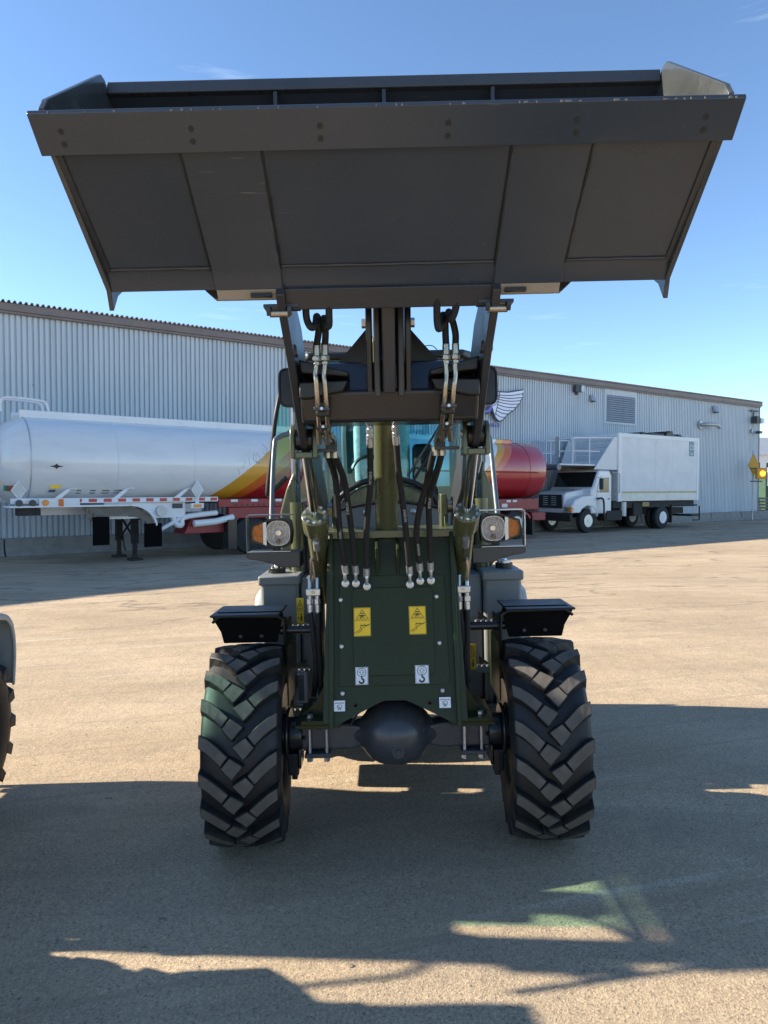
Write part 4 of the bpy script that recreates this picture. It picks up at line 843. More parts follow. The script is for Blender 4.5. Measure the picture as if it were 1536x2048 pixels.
for px0, py0, px1, py1 in ((738, 842, 740, 893), (788, 838, 793, 888)):
    a, b_ = P(px0, py0, 3.19), P(px1, py1, 3.25)
    MB().tube([a, a.lerp(b_, .3)], .008, 10).cyl(a.lerp(b_, .28), a.lerp(b_, .45), .016, seg=6).cyl(a.lerp(b_, .52), a.lerp(b_, .64), .0165, seg=6).tube([a.lerp(b_, .45), a.lerp(b_, .70)], .0115, 10).tube([a.lerp(b_, .66), b_], .0165, 14).build('cylinder_fitting', zinc, ld)
# steel pipes over the crossbeam, with clamps, manifolds and upper hoses
pipes = [[(632.3, 722, 2.60), (632, 735, 2.60), (630.8, 749, 2.60), (633, 767, 2.60), (636, 812, 2.63), (638, 850, 2.75)],
         [(650, 720, 2.60), (649.5, 735, 2.60), (648, 750, 2.60), (650, 770, 2.60), (653, 812, 2.63), (655, 850, 2.75)],
         [(892, 718, 2.60), (892, 733, 2.60), (893, 749, 2.60), (891, 775, 2.60), (888.5, 806, 2.63), (884, 845, 2.75)],
         [(910, 716, 2.60), (910, 733, 2.60), (911, 749, 2.60), (907.5, 775, 2.60), (905, 806, 2.63), (901, 845, 2.75)]]
loops = [[(609, 588, 2.40), (611, 612, 2.43), (614, 640, 2.45), (623, 655, 2.44), (631, 648, 2.46), (633, 633, 2.52), (637, 640, 2.58), (637, 665, 2.60), (633, 691, 2.60)],
         [(657, 588, 2.40), (658, 625, 2.43), (658, 650, 2.45), (652, 652, 2.46), (648, 637, 2.50), (650, 642, 2.56), (651, 668, 2.60), (650, 690, 2.60)],
         [(874, 586, 2.40), (874, 635, 2.43), (877, 657, 2.44), (883, 650, 2.46), (886, 630, 2.52), (890, 642, 2.58), (891, 668, 2.60), (892, 688, 2.60)],
         [(915, 586, 2.40), (911, 618, 2.43), (903, 638, 2.44), (897, 634, 2.46), (898, 624, 2.52), (906, 645, 2.58), (911, 668, 2.60), (911, 687, 2.60)]]
for pp_, lp_ in zip(pipes, loops):
    pipe = MB().tube(spline([P(*q) for q in pp_], 6), .0088, 12).build('hydraulic_pipe', steel, ld, smooth=60)
    x0, y0 = lp_[-1][0], lp_[-1][1]
    MB().tube([P(x0, y0, 2.6), P(x0, y0+22, 2.6)], .0135, 16).cyl(P(x0, y0+22, 2.6), P(x0, y0+32, 2.6), .0185, seg=6).cyl(P(x0, y0+33, 2.6), P(x0, y0+40, 2.6), .013, seg=14).build('hose_fitting', steel, pipe, bevel=.002)
    hose(lp_, .0125, 'auxiliary_hose', n=6)
for s, c1, c2, c3, bar_ in ((-1, (644, 818), (647, 854), (663, 894), (624, 672, 901)), (1, (897, 812), (893, 848), (879, 889), (870, 918, 896))):
    for k, (cx, cy) in enumerate((c1, c2)):
        q = P(cx, cy, 2.64+.13*k); m = MB().box(q+Vector((0, .0, 0)), (.058, .03, .014)).build('pipe_clamp', charcoal, ld, bevel=.002)
        MB().cyl(q+Vector((0, -.015, 0)), q+Vector((0, -.021, 0)), .006, seg=8).build('clamp_bolt', zinc, m)
        MB().box(q+Vector((0, .05, .0)), (.05, .07, .05)).build('clamp_base', black_plastic, m, bevel=.004)
    q = P(*c3, 3.05)
    mf = MB().box(q, (.046, .05, .038)).build('manifold', gloss_black, ld, bevel=.003)
    MB().tube([P(c2[0]-8, c2[1]+2, 2.77), P(c3[0]-8, c3[1]-8, 3.03)], .0095, 10).tube([P(c2[0]+9, c2[1]+2, 2.77), P(c3[0]+7, c3[1]-8, 3.03)], .0095, 10).build('pipe', chrome, mf)
    MB().tube([P(c2[0]-10, c2[1]+2, 2.77), P(c2[0]-8, c2[1]+32, 2.86)], .0105, 10).tube([P(c2[0]+5, c2[1]+2, 2.77), P(c2[0]+8, c2[1]+32, 2.86)], .0105, 10).build('pipe_stub', steel, mf)
    a, b_ = P(bar_[0], bar_[2], 3.02), P(bar_[1], bar_[2], 3.02)
    MB().box((a+b_)/2, ((b_-a).length, .03, .013)).build('support_bar', charcoal, mf, bevel=.002)
    for k in (-1, 1):
        e = P(c3[0]+k*7-1, c3[1]+14, 3.07); MB().cyl(e+Vector((0, 0, .02)), e+Vector((0, 0, -.018)), .0155, seg=14).build('hose_ferrule', steel, mf)

# --- bucket
HW = .915
F0, F1, F2, F3 = (-1.735, 2.820), (-1.672, 2.758), (-1.322, 2.527), (-1.272, 2.468)
bk = MB()
sec = [F1, F2, F3, (-1.17, 2.515), (-1.06, 2.61), (-1.00, 2.74), (-1.02, 2.92), (-1.10, 3.05), (-1.24, 3.135)]
nrm = [(-.57, -.82)]*2+[(-.6, -.8), (.2, -.98), (.7, -.7), (.98, -.2), (.98, .15), (.85, .5), (.6, .8)]
inn = [(y-n[0]*.014, z-n[1]*.014) for (y, z), n in zip(sec, nrm)]
bk.px(sec+inn[::-1], -HW, HW)
bucket = bk.build('bucket', bucket_m, ld, smooth=25)
MB().px([F0, (F0[0]-.004, F0[1]-.012), (F1[0]+.012, F1[1]-.024), (F1[0]+.022, F1[1]-.012)], -.952, .952).build('cutting_edge', bucket_m, bucket, bevel=.002)
sp_ = [(-1.715, 2.835), (-1.668, 2.752), (-1.28, 2.470), (-1.258, 2.410), (-1.215, 2.470), (-1.045, 2.575), (-.985, 2.74), (-1.005, 2.92), (-1.09, 3.06), (-1.27, 3.160), (-1.30, 3.160), (-1.69, 2.872), (-1.70, 2.855)]
for s in (-1, 1):
    MB().px(sp_, s*(HW+.001), s*(HW+.017)).build('side_plate', cheek_m, bucket, bevel=.002)
    MB().px([(F1[0]+.02, F1[1]-.020), (F2[0], F2[1]-.008), (F2[0], F2[1]-.0005), (F1[0]+.02, F1[1]-.012)], s*(HW-.016), s*(HW+.0005)).build('side_weld', charcoal, bucket)
    a0, a1 = .348, .572
    MB().px([(F1[0]+.004, F1[1]-.004), (F2[0]-.0, F2[1]-.014), (F3[0]-.012, F3[1]-.006), (F3[0]-.004, F3[1]+.02), (F2[0], F2[1]+.006), (F1[0]+.004, F1[1]+.006)], s*a0, s*a1).build('wear_plate', bucket_m, bucket, bevel=.003)
    MB().px([(-1.285, 2.464), (-1.262, 2.436), (-1.19, 2.452), (-1.19, 2.50)], s*(a0+.01), s*(a1-.005)).build('skid_shoe', shoe_m, bucket, bevel=.003)
    MB().prism([(a1-.005, 2.490), (a1+.055, 2.490), (a1+.02, 2.458), (a1-.005, 2.458)], (0, -1.20, 0), (s, 0, 0), (0, 0, 1), (0, 1, 0), .03).build('shoe_bracket', charcoal, bucket)
    MB().bx((s*.385, -1.285, 2.440), (s*.455, -1.262, 2.452)).build('lock_slot', black_m, bucket)
    MB().bx((s*.30, -1.25, 2.412), (s*.42, -1.19, 2.424)).build('hitch_plate', charcoal, bucket, bevel=.002)
    for x in (.325, .395):
        MB().prism([(-.02, 0), (.02, 0), (.015, -.022), (-.008, -.03), (-.02, -.015)], (s*x, -1.24, 2.414), (0, 1, 0), (0, 0, 1), (1, 0, 0), .014 if s > 0 else -.014).build('hitch_hook', charcoal, bucket, bevel=.002)
    MB().cyl((s*.33, -1.235, 2.395), (s*.40, -1.235, 2.395), .013, seg=14).build('hitch_pin', steel, bucket)
for x0, x1 in ((-HW+.018, -.574), (-.346, .346), (.574, HW-.018)):   # weld seam where floor turns up to the heel
    m = MB(); n_ = int((x1-x0)/.035)
    m.tube([(x0+(x1-x0)*i/n_, F2[0]-.003, F2[1]-.003+random.uniform(-.001, .001)) for i in range(n_+1)], [random.uniform(.0035, .0055) for _ in range(n_+1)], 6).build('weld_seam', charcoal, bucket)
for s in (-1, 1):
    for x in (.347, .573):
        a, b_ = Vector((s*x, F1[0]+.02, F1[1]-.014)), Vector((s*x, F2[0], F2[1]-.010)); n_ = 16
        MB().tube([a.lerp(b_, i/n_)+Vector((random.uniform(-.0012, .0012), 0, 0)) for i in range(n_+1)], [random.uniform(.003, .0055) for _ in range(n_+1)], 6).build('weld_seam', black_plastic, bucket)
MB().px([(-1.285, 2.462), (-1.235, 2.405), (-1.19, 2.42), (-1.19, 2.50)], -.345, .345).build('hitch_beam', charcoal, bucket, bevel=.004)
MB().px([(-1.262, 3.120), (-1.262, 3.158), (-1.20, 3.158), (-1.16, 3.11)], -HW+.002, HW-.002).build('top_lip', axle_paint, bucket, bevel=.003)
for x in (-.36, 0, .36): MB().bx((x-.006, -1.255, 3.04), (x+.006, -1.10, 3.118)).build('lip_gusset', charcoal, bucket)
ed = Vector((0, F1[0]-F0[0], F1[1]-F0[1])).normalized(); en = Vector((0, -ed.z, ed.y)); en = en if en.z < 0 else -en
for px, py, q in ((110, 265, .42), (120, 290, .72), (375, 263, .42), (381, 288, .72), (638, 259, .42), (640, 285, .72), (900, 254, .42), (898, 280, .72), (1162, 247, .42), (1158, 272, .72), (1425, 240, .42), (1416, 266, .72)):
    x = P(px, py, 1.905+.11*(q-.4)).x
    c_ = Vector((x, F0[0]-.004, F0[1]-.012)).lerp(Vector((x, F1[0]+.012, F1[1]-.024)), q)
    MB().tube([c_-en*.012, c_+en*.0012], .0078, 14).build('bolt_hole_disc', black_m, bucket)  # black disc painted in for the shade of an open hole

ch = MB()
for _ in range(34):
    x = random.uniform(-.94, .94); w = random.choice([.003, .004, .006, .012])*random.uniform(.6, 1.5); h = random.uniform(.0015, .005)
    ch.bx((x, F0[0]-.0055, F0[1]-.013), (x+w, F0[0]+.001, F0[1]-.011+h))
tag(ch.build('paint_chips', mat('bare_steel_chip', (.17, .16, .15), .5), bucket), kind='stuff')
# --- cab
cabf = MB()
for s in (-1, 1):
    cabf.tube(spline([(s*.60, .95, 1.25), (s*.600, .95, 1.75), (s*.595, .96, 2.2), (s*.575, .99, 2.48), (s*.545, 1.03, 2.60), (s*.50, 1.06, 2.64)], 5), .028, 10)
    cabf.tube([(s*.60, 2.05, 1.2), (s*.58, 2.05, 2.55)], .035, 8)
    cabf.tube([(s*.58, 1.05, 2.60), (s*.58, 2.05, 2.60)], .03, 8)
    cabf.tube([(s*.60, .98, 1.22), (s*.60, 2.05, 1.22)], .03, 8)
cabf.tube([(-.58, 2.05, 2.58), (.58, 2.05, 2.58)], .03, 8)
cabf.build('cab_frame', rail_grey, ld, smooth=50)
MB().pz([(-.56, 1.00), (-.50, .92), (.50, .92), (.56, 1.00), (.58, 2.08), (-.58, 2.08)], 2.625, 2.675).build('cab_roof', black_plastic, ld, bevel=.015, seg=3)
MB().tube(spline([(.20, .93, 2.676), (.25, .93, 2.70), (.3, .93, 2.70), (.33, .93, 2.676)], 4), .003, 5).build('aerial_wire', black_plastic, ld)
MB().py([(-.575, 1.30), (.575, 1.30), (.575, 2.45), (.54, 2.58), (.48, 2.62), (-.48, 2.62), (-.54, 2.58), (-.575, 2.45)], .955, .961).build('windscreen', cab_glass, ld)
MB().px([(1.02, 1.24), (1.48, 1.24), (1.48, 2.54), (1.10, 2.54)], .596, .602).build('right_window', side_glass, ld)
MB().px([(1.51, 1.24), (2.0, 1.24), (2.0, 1.95), (1.51, 1.95)], .585, .605).build('side_panel', olive, ld)
MB().px([(1.51, 1.955), (2.0, 1.955), (2.0, 2.54), (1.51, 2.54)], .596, .602).build('quarter_window', side_glass, ld)
# rear wall of the cab with a window opening on each side
MB().bx((-.57, 2.03, 1.0), (.57, 2.07, 1.80)).bx((-.57, 2.03, 1.80), (-.50, 2.07, 2.60)).bx((.50, 2.03, 1.80), (.57, 2.07, 2.60)).bx((-.50, 2.03, 2.52), (.50, 2.07, 2.60)).build('rear_wall', cab_in, ld)
MB().bx((-.50, 2.046, 1.80), (.50, 2.052, 2.52)).build('rear_window', cab_glass, ld)
MB().bx((-.58, .97, 1.10), (.58, 2.02, 1.16)).build('cab_floor', cab_in, ld)
MB().px([(.98, 1.20), (.98, 1.68), (1.03, 1.74), (1.10, 1.72), (1.12, 1.20)], -.40, .40).build('dashboard', cab_in, ld, bevel=.03)
sc0 = MB().tube(spline([(-.13, 1.12, 1.70), (-.13, 1.30, 1.93)], 3), .025, 8).build('steering_wheel', black_plastic, ld)
MB().lathe([(0, .120), (.014, .132), (.026, .120), (.014, .108)], (-.13, 1.26, 1.90), 'y', 28, closed=True).build('steering_rim', black_plastic, sc0)
se = MB().box((-.04, 1.70, 1.98), (.42, .12, .72)).build('seat', film_m, ld, bevel=.05, seg=4)
MB().box((-.04, 1.48, 1.58), (.44, .48, .14)).build('seat_cushion', film_m, se, bevel=.05, seg=3)
MB().box((-.06, 1.74, 2.40), (.24, .09, .18)).build('headrest', seat_m, se, bevel=.04, seg=3)
MB().tube(spline([(-.28, 1.6, 1.7), (-.29, 1.55, 2.2), (-.27, 1.55, 2.28)], 4), .045, 10).build('armrest', seat_m, se)
MB().bx((.19, 1.62, 1.7), (.34, 1.8, 2.12)).build('side_console', black_plastic, ld, bevel=.03)
MB().tube([(-.42, 1.3, 1.6), (-.42, 1.3, 1.95)], .012, 8).cyl((-.42, 1.3, 1.93), (-.42, 1.3, 2.02), .035, .03, seg=14).build('control_lever', cab_in, ld)
for k in (0, 1):
    MB().tube([P(905-k*16, 838, 4.55), P(812+k*4, 985-k*34, 4.53)], .008, 6).build('wiper_arm', black_plastic, ld)
# nose below the windscreen: arched olive cowl with rubber seals
ar = [P(672, 1075, 4.25)]+[P(775-103*math.cos(R(a)), 1035-72*math.sin(R(a)), 4.25) for a in range(0, 181, 15)]+[P(878, 1075, 4.25)]
arp = [(v.x, v.z) for v in ar]
MB().py(arp, .60, .90).build('cowl', olive, ld, bevel=.02, seg=3)
MB().tube([Vector((v.x*1.04, .60, v.z+.02)) for v in ar], .018, 8).build('cowl_seal', black_plastic, ld, smooth=60)
a2 = [(-.36, 1.56)]+[(-.36+.72*i/12, 1.66+.055*math.sin(math.pi*i/12)) for i in range(13)]+[(.36, 1.56)]
lp2 = MB().py(a2, .555, .598).build('lower_cowl', grey_paint, ld)
MB().tube([(x, .552, z) for x, z in a2[1:-1]], .010, 8).build('cowl_trim', black_plastic, ld, smooth=60)
for x in (-.14, .14): MB().lathe([(0, .018), (-.008, .016), (-.014, .006)], (x, .552, 1.655), 'y', 12).build('cowl_bolt', zinc, lp2)
MB().bx((-.56, .92, 1.12), (.56, .945, 1.60)).build('cab_front_panel', cab_in, ld)
# cab lower corners (olive)
for s in (-1, 1):
    MB().py([(s*.66, 1.30), (s*.70, 1.34), (s*.695, 1.66), (s*.655, 1.80), (s*.612, 1.90), (s*.588, 1.92), (s*.588, 1.22), (s*.62, 1.24)], .88, 1.06).build('cab_corner', olive, ld, bevel=.02, seg=3)
    MB().cyl((s*.585, .86, 1.20), (s*.585, .86, 1.72), .045, seg=16).build('cab_post', olive, ld)
# left door, held open, with black seal and glass
dp = [(577, 742), (562, 782), (552, 830), (547, 870), (541, 930), (535, 985), (541, 986), (574, 955)]
dv = [P(x, y, 4.72) for x, y in dp]
MB().tube(spline([P(577, 742, 4.62)]+dv[1:], 4), .016, 8).tube([P(556, 876, 4.70), P(578, 864, 4.65)], .012, 6).build('door_frame', black_plastic, ld, smooth=60)
MB().prism([(v.x, v.z) for v in dv]+[(P(577, 955, 4.65).x, P(577, 955, 4.65).z)], (0, 1.07, 0), (1, 0, 0), (0, 0, 1), (0, 1, 0), .006).build('door_glass', side_glass, ld)
MB().tube([P(918, 845, 4.6), P(914, 920, 4.6), P(921, 1005, 4.6)], .008, 6).tube([P(906, 905, 4.62), P(911, 880, 4.62), P(914, 850, 4.62)], .006, 6).build('inner_seal', mat('pale_seal', (.3, .4, .38), .5), ld)
# mirrors
for s, (cx, cy) in ((-1, (584, 775)), (1, (968, 771))):
    q = P(cx, cy, 4.3); hw, hh = .082, .118
    ol = [(hw*math.copysign(abs(math.cos(R(a)))**.45, math.cos(R(a))), hh*math.copysign(abs(math.sin(R(a)))**.45, math.sin(R(a)))) for a in range(0, 360, 15)]
    mi = MB().prism(ol, q, (1, 0, 0), (0, 0, 1), (0, 1, 0), .05).build('mirror', mirror_m, ld, bevel=.015, seg=3)
    MB().ring(ol, .010, q+Vector((0, -.006, 0)), (1, 0, 0), (0, 0, 1), (0, 1, 0), .012).build('mirror_rim', black_plastic, mi)
    MB().cyl(q+Vector((s*-.01, -.006, .01)), q+Vector((s*-.01, -.03, .01)), .022, seg=14).build('mirror_knuckle', black_plastic, mi)
    MB().tube([q+Vector((-s*.01, .03, -.1)), q+Vector((-s*.005, .05, -.45)), Vector((s*.585, .93, 1.85))], .014, 8).build('mirror_arm', rail_grey, mi)
    pts = ([(590, 868, 4.35), (568, 869, 4.3), (554, 876, 4.26), (549, 890, 4.24), (545, 960, 4.16), (543, 1040, 4.06)] if s < 0 else [(950, 862, 4.35), (968, 863, 4.3), (978, 873, 4.26), (981, 890, 4.24), (987, 950, 4.16), (995, 1030, 4.06)])
    MB().tube(spline([P(*p) for p in pts], 5), .0145, 10).build('grab_handle', rail_grey, ld, smooth=60)

# --- headlamps with guards
def lamp(s):
    c_ = P(551, 1066, 3.88) if s < 0 else P(992, 1056, 3.88)
    sx = -s     # round reflector sits on the inner side
    bez = [(sx*x, z) for x, z in ((.080, -.068), (.089, 0), (.080, .066), (.05, .082), (-.03, .078), (-.128, .046), (-.138, .0), (-.132, -.046), (-.03, -.074), (.05, -.082))]
    b_ = MB().prism(bez, c_+Vector((0, .056, 0)), (1, 0, 0), (0, 0, 1), (0, 1, 0), .06).build('headlamp', black_plastic, ld, bevel=.012, seg=3)
    MB().ring(bez, .012, c_+Vector((0, -.012, 0)), (1, 0, 0), (0, 0, 1), (0, 1, 0), .068).build('headlamp_bezel', black_plastic, b_)
    o = c_+Vector((sx*.018, -.002, 0))
    rs = [(.064*math.copysign(abs(math.cos(R(a)))**.75, math.cos(R(a))), .068*math.copysign(abs(math.sin(R(a)))**.75, math.sin(R(a)))) for a in range(0, 360, 10)]
    m = MB(); V = []; lev = [(1.0, -.004), (.93, .002), (.7, .024), (.45, .040), (.2, .048), (.05, .05)]
    for q, dep in lev: V += [(o.x+x*q, o.y-.012+dep-.0, o.z+z*q) for x, z in rs]
    k = len(rs); m.add(V, [(i*k+j, i*k+(j+1) % k, (i+1)*k+(j+1) % k, (i+1)*k+j) for i in range(len(lev)-1) for j in range(k)]+[tuple((len(lev)-1)*k+j for j in range(k))])
    m.build('reflector', refl_m, b_, smooth=50)
    MB().ring(rs, .004, o+Vector((0, -.020, 0)), (1, 0, 0), (0, 0, 1), (0, 1, 0), .012).build('lamp_ring', zinc, b_)
    MB().lathe([(.03, .016), (-.004, .018), (-.010, .014), (-.010, .009), (0, .008)], o+Vector((0, .002, 0)), 'y', 16).build('bulb_shield', chrome, b_)
    MB().lathe([(.02, .013), (-.004, .013), (-.008, .008)], o+Vector((sx*-.004, -.004, -.045)), 'y', 14).build('bulb', dark_fix, b_)
    MB().prism(rs, o+Vector((0, -.024, 0)), (1, 0, 0), (0, 0, 1), (0, 1, 0), .002).build('lens', lens_glass, b_)
    am = [(sx*x, z) for x, z in ((-.066, -.060), (-.066, .058), (-.120, .038), (-.128, 0), (-.122, -.038))]
    MB().prism(am, c_+Vector((0, -.016, 0)), (1, 0, 0), (0, 0, 1), (0, 1, 0), .003).build('indicator_lens', amber_glass, b_)
    MB().prism([(x*.98, z*.95) for x, z in am], c_+Vector((0, .004, 0)), (1, 0, 0), (0, 0, 1), (0, 1, 0), .004).build('indicator_reflector', refl_m, b_)
    MB().prism([(sx*x, z) for x, z in ((-.046, -.066), (-.046, .062), (-.064, .058), (-.064, -.060))], c_+Vector((0, -.022, 0)), (1, 0, 0), (0, 0, 1), (0, 1, 0), .004).build('lens_rib', zinc, b_)
    # guard: top strap, outer strap and tray
    zt, zb = c_.z+.098, c_.z-.098; xo = c_.x+s*.150; xi = c_.x-s*.10
    g_ = MB()
    g_.bx((xi, c_.y-.06, zt), (xo-s*.012, c_.y-.0, zt+.006)); g_.bx((xo-s*.006, c_.y-.06, zb+.004), (xo, c_.y-.0, zt-.012))
    g_.prism([(0, 0), (s*.012, -.012), (s*.006, -.015), (0, -.006)], (xo-s*.0125, c_.y-.06, zt+.006), (1, 0, 0), (0, 0, 1), (0, 1, 0), .06)
    g_.build('lamp_guard', zinc if s > 0 else rail_grey, ld, bevel=.001)
    MB().py([(xi-s*.04, zb), (xo, zb), (xo, zb-.030), (xo-s*.02, zb-.038), (c_.x+s*.03, zb-.055), (c_.x-s*.04, zb-.085), (xi-s*.04, zb-.085)], c_.y-.07, c_.y+.10).build('lamp_tray', charcoal, ld, bevel=.004)
    MB().bx((c_.x-s*.09, c_.y-.069, zb+.0008), (c_.x+s*.145, c_.y-.045, zb+.004)).build('tray_strip', zinc, ld)
    MB().bx((c_.x-.018, c_.y+.0, zb+.004), (c_.x+.018, c_.y+.04, c_.z-.075)).build('lamp_foot', black_plastic, ld)
    MB().tube(spline([(c_.x+s*.09, c_.y+.05, zb-.03), (c_.x+s*.08, c_.y+.02, zb-.05), (c_.x+s*.03, c_.y, zb-.062), (c_.x-s*.02, c_.y, zb-.055)], 4), .006, 6).build('lamp_cable', black_plastic, ld)
refl_m, nt, p = nodes('sparkle_painted_reflector'); co = N(nt, 'ShaderNodeTexCoord').outputs['Object']
p.inputs['Base Color'].default_value = (.85, .88, .92, 1); p.inputs['Metallic'].default_value = .45; p.inputs['Roughness'].default_value = .25
p.inputs['Metallic'].default_value = .15; p.inputs['Roughness'].default_value = .2; p.inputs['Coat Weight'].default_value = .8
wv = N(nt, 'ShaderNodeTexVoronoi', feature='F1', i_Scale=75.0); nt.links.new(scaled(nt, co, (1.7, 1, .7)), wv.inputs['Vector'])
nt.links.new(ramp(nt, wv.outputs['Color'], [(.1, (.52, .57, .62)), (.4, (.93, .96, .99)), (1, (1, 1, 1))]).outputs[0], p.inputs['Base Color'])  # light and dark cells paint the sparkle of reflected sky
b = N(nt, 'ShaderNodeBump', i_Strength=.7, i_Distance=.02); nt.links.new(wv.outputs['Distance'], b.inputs['Height']); nt.links.new(b.outputs[0], p.inputs['Normal'])
lamp(-1); lamp(1)

# --- tanks, steps, fenders at the sides
for s in (-1, 1):
    tk = MB().bx((s*.56, .62, .30), (s*.79, .97, 1.275)).build('side_tank', grey_paint, ld, bevel=.02, seg=3)
    MB().bx((s*.55, .605, 1.225), (s*.80, .98, 1.283)).build('tank_lid', grey_paint, tk, bevel=.01)
    MB().bx((s*.43, .66, .28), (s*.555, .95, 1.26)).build('inner_box', grey_paint, ld, bevel=.015)
    MB().lathe([(-.012, .05), (.012, .05), (.016, .042), (.034, .042), (.036, .02), (.046, .018)], (s*.71, .78, 1.295), 'z', 20).build('filler_cap', chrome if s < 0 else zinc, tk)
    MB().lathe([(-.01, .054), (.022, .054), (.022, .046)], (s*.71, .78, 1.293), 'z', 20).build('cap_collar', black_plastic, tk)
    pass
    for z in (1.01, .74, .50):
        st_ = MB().bx((s*.50, .545, z-.055), (s*.78, .575, z-.02)).bx((s*.50, .575, z-.03), (s*.78, .618, z-.02)); 
        so_ = st_.build('step', grey_paint, ld)
        m = MB()
        for k in range(9):
            x0 = s*(.50+k*.031); m.prism([(0, 0), (s*.026, 0), (s*.020, .016), (s*.006, .016)], (x0, .545, z-.02), (1, 0, 0), (0, 0, 1), (0, 1, 0), .004)
        m.build('step_teeth', grey_paint, so_)
        m = MB()
        for k in range(3):
            x0 = s*(.52+k*.085); m.prism([(0, 0), (s*.07, 0), (0, .055)], (x0, .60, z-.019), (1, 0, 0), (0, 0, 1), (0, 1, 0), .006)
        m.build('step_web', black_plastic, so_)
    MB().cyl((s*.41, .10, 1.055), (s*.60, .10, 1.055), .022, seg=14).build('fender_stay', gloss_black, ld)
    # mudguard: curved sheet over the back of the tyre with a rolled outer lip
    n_ = 12; V = []; 
    for k in range(n_+1):
        a = R(88-k*3.4); r = .645-.0*k
        y, z = .02+r*math.cos(a)*.98, .50+r*math.sin(a)
        for x, dr in ((.555, -.26), (.565, -.02), (.60, .0), (.905, .004), (.935, -.012), (.948, -.03)):
            V.append((s*x, .02+(r+dr)*math.cos(a), .50+(r+dr)*math.sin(a)))
    m = MB().add(V, [(k*6+j, k*6+j+1, (k+1)*6+j+1, (k+1)*6+j) for k in range(n_) for j in range(5)])
    f = m.build('fender', fender_m if False else black_plastic, ld, smooth=60)
    md = f.modifiers.new('solid', 'SOLIDIFY'); md.thickness = .012
    MB().prism([(.575, 1.150), (.59, 1.164), (.915, 1.164), (.945, 1.150), (.948, 1.135), (.905, 1.06), (.89, 1.0), (.61, 1.0), (.60, 1.04)], (0, .06, 0), (s, 0, 0), (0, 0, 1), (0, 1, 0), .014).build('fender_shade_face', matt_black, f, bevel=.004)  # near-black sheet puts the shade of the hollow fender underside into colour
    MB().bx((s*.585, -.01, 1.148), (s*.945, .30, 1.160)).build('fender_lip', black_plastic, f, bevel=.006)
    for x in (.69, .80): MB().lathe([(0, .011), (-.008, .009), (-.012, .004)], (s*x, .059, 1.035), 'y', 10).build('fender_bolt', dark_fix, f)
    MB().bx((s*.555, .05, .66), (s*.575, .42, .98)).build('fender_skirt', olive_dark, f, bevel=.006)
ud = lambda *a: None
# level gauge
lgz = MB().bx(tuple(P(596, 1345, 4.10)), tuple(P(617, 1410, 4.12))).build('level_gauge', grey_paint, ld)
a, b_ = P(611, 1345, 4.08), P(611, 1408, 4.08)
MB().box((a+b_)/2, (.014, .012, (a-b_).length)).build('gauge_tube', white_m, lgz)
for w_, py in (('High', 1345), ('Low', 1406)):
    q = P(601, py, 4.075); MB().box(q, (.045, .003, .027)).build('gauge_label', white_m, lgz)
    text('gauge_text', w_, .022, q+Vector((0, -.003, 0)), (1, 0, 0), (0, 0, 1), black_m, lgz, .0004)
for c0, c1 in ((P(594, 1247, 4.02), P(607, 1196, 4.02)), (P(935, 1339, 4.02), P(952, 1288, 4.02))):
    x0, x1 = sorted((c0.x, c1.x)); o = MB().bx((x0-.0, c0.y, c0.z), (x1, c0.y+.003, c1.z)).build('warning_decal', yellow_m, ld)
    w, h = x1-x0, c1.z-c0.z; q = MB(); oo = Vector((x0, c0.y-.001, c0.z))
    def s2(pts, wd):
        for p0, p1 in zip(pts[:-1], pts[1:]):
            d = Vector((p1[0]-p0[0], p1[1]-p0[1])); L = d.length; n = Vector((-d.y, d.x))/L*wd/2
            q.prism([(p0[0]+n.x, p0[1]+n.y), (p0[0]-n.x, p0[1]-n.y), (p1[0]-n.x, p1[1]-n.y), (p1[0]+n.x, p1[1]+n.y)], oo, (1, 0, 0), (0, 0, 1), (0, -1, 0), .0005)
    s2([(.05*w, .52*h), (.95*w, .52*h)], .002); s2([(.12*w, .58*h), (.88*w, .58*h), (.5*w, .92*h), (.12*w, .58*h)], .0025)
    s2([(.5*w, .65*h), (.5*w, .78*h)], .004); s2([(.65*w, .10*h), (.65*w, .30*h)], .009); s2([(.58*w, .36*h), (.72*w, .36*h)], .010); s2([(.12*w, .22*h), (.4*w, .22*h)], .006)
    q.build('print', black_m, o)
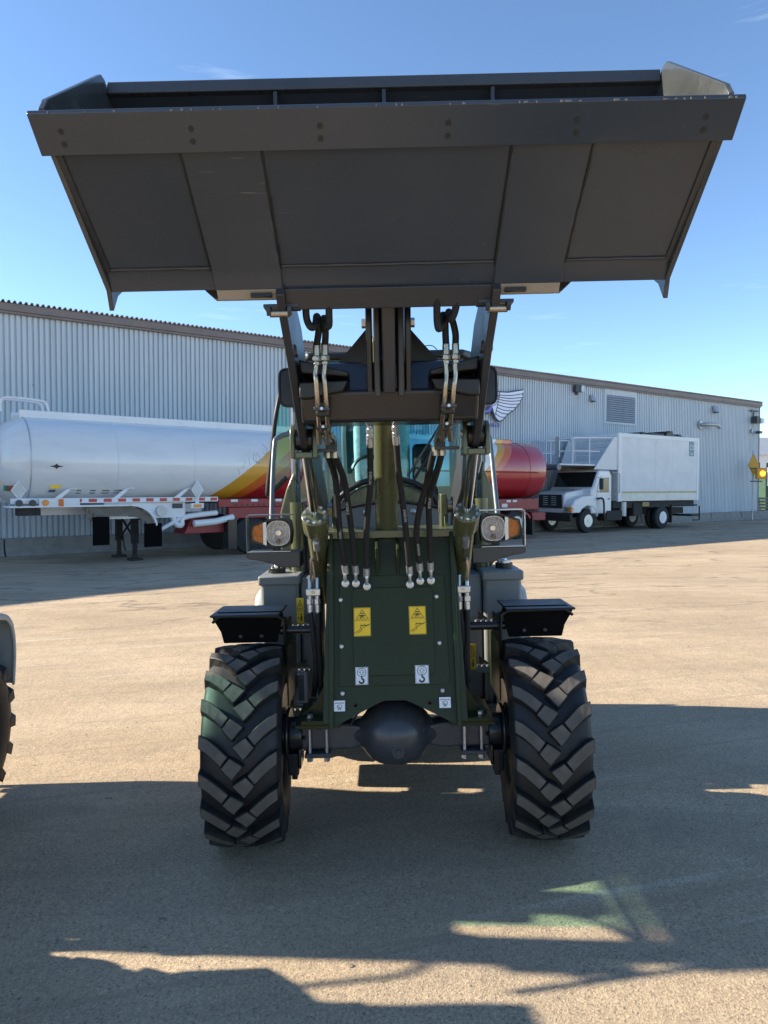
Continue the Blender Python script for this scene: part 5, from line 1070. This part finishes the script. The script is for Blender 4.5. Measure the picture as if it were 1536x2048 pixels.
# rear body: chassis, engine cover, rear axle
MB().bx((-.30, .42, .62), (.30, 2.07, .78)).build('rear_chassis', gloss_black, ld, bevel=.02)
MB().px([(2.075, .70), (2.14, .70), (2.14, 1.10), (2.11, 1.26), (2.075, 1.40)], -.50, .50).build('engine_cover', olive, ld, bevel=.05, seg=3)
MB().bx((-.50, 2.145, .62), (.50, 2.18, 1.0)).build('counterweight', charcoal, ld, bevel=.05)
MB().cyl((-.60, 1.5, .5), (.60, 1.5, .5), .08, seg=16).build('rear_axle', axle_paint, ld)
MB().bx((-.14, .5, .785), (.14, 2.0, .92)).build('centre_frame', black_plastic, ld)
MB().tube(spline([P(700, 1452, 3.5), P(712, 1432, 3.5), P(722, 1420, 3.55)], 4), .005, 6).tube(spline([P(868, 1448, 3.5), P(850, 1422, 3.55), P(832, 1408, 3.58)], 4), .005, 6).build('brake_line', black_plastic, ld)
prof_f = [(.93, .66), (.95, .92), (1.02, 1.06), (1.12, 1.115), (1.5, 1.125), (1.86, 1.11), (1.96, 1.07), (2.005, .99), (2.015, .85), (1.985, .66)]
for s in (-1, 1):
    f2 = MB(); V = []; cy_, cz_ = 1.48, .6; pf = spline([(0, y, z) for y, z in prof_f], 3); n_ = len(pf)-1
    for q in pf:
        for x, k in ((.545, .93), (.555, 1), (.87, 1.0), (.90, .985), (.908, .93)):
            V.append((s*x, cy_+(q.y-cy_)*k, cz_+(q.z-cz_)*k))
    f2.add(V, [(k*5+j, k*5+j+1, (k+1)*5+j+1, (k+1)*5+j) for k in range(n_) for j in range(4)])
    f = f2.build('rear_fender', pale_fender, ld, smooth=60); md = f.modifiers.new('solid', 'SOLIDIFY'); md.thickness = .012
    MB().lathe([(0, .012), (.006, .010)], (s*.865, 2.018, .96), 'y', 10).build('fender_bolt', black_m, f)

# --- the neighbouring loader on the left, parked a little further forward
nb = copy_tree(ld)
NBX, NBY = -3.10, 2.30
nb.location = (NBX, NBY, gslope(NBX, NBY)); nb.rotation_euler = (0, ROLL, R(1))
nb['label'] = 'neighbouring wheel loader at the left edge, only a lugged rear tyre and pale fender showing'
for o in nb.children:  # cab and cowl parts, out of view, shifted to shape the ground's sun patches
    nm = o.name.split('.')[0]
    if nm in ('cab_frame', 'cab_roof', 'windscreen', 'right_window', 'aerial_wire', 'wiper_arm', 'inner_seal'): o.location.y -= .25
    elif nm in ('dashboard', 'steering_wheel'): o.location.y += .08
    elif nm in ('cowl', 'cowl_seal', 'lower_cowl', 'cowl_trim'): o.location.y += .16
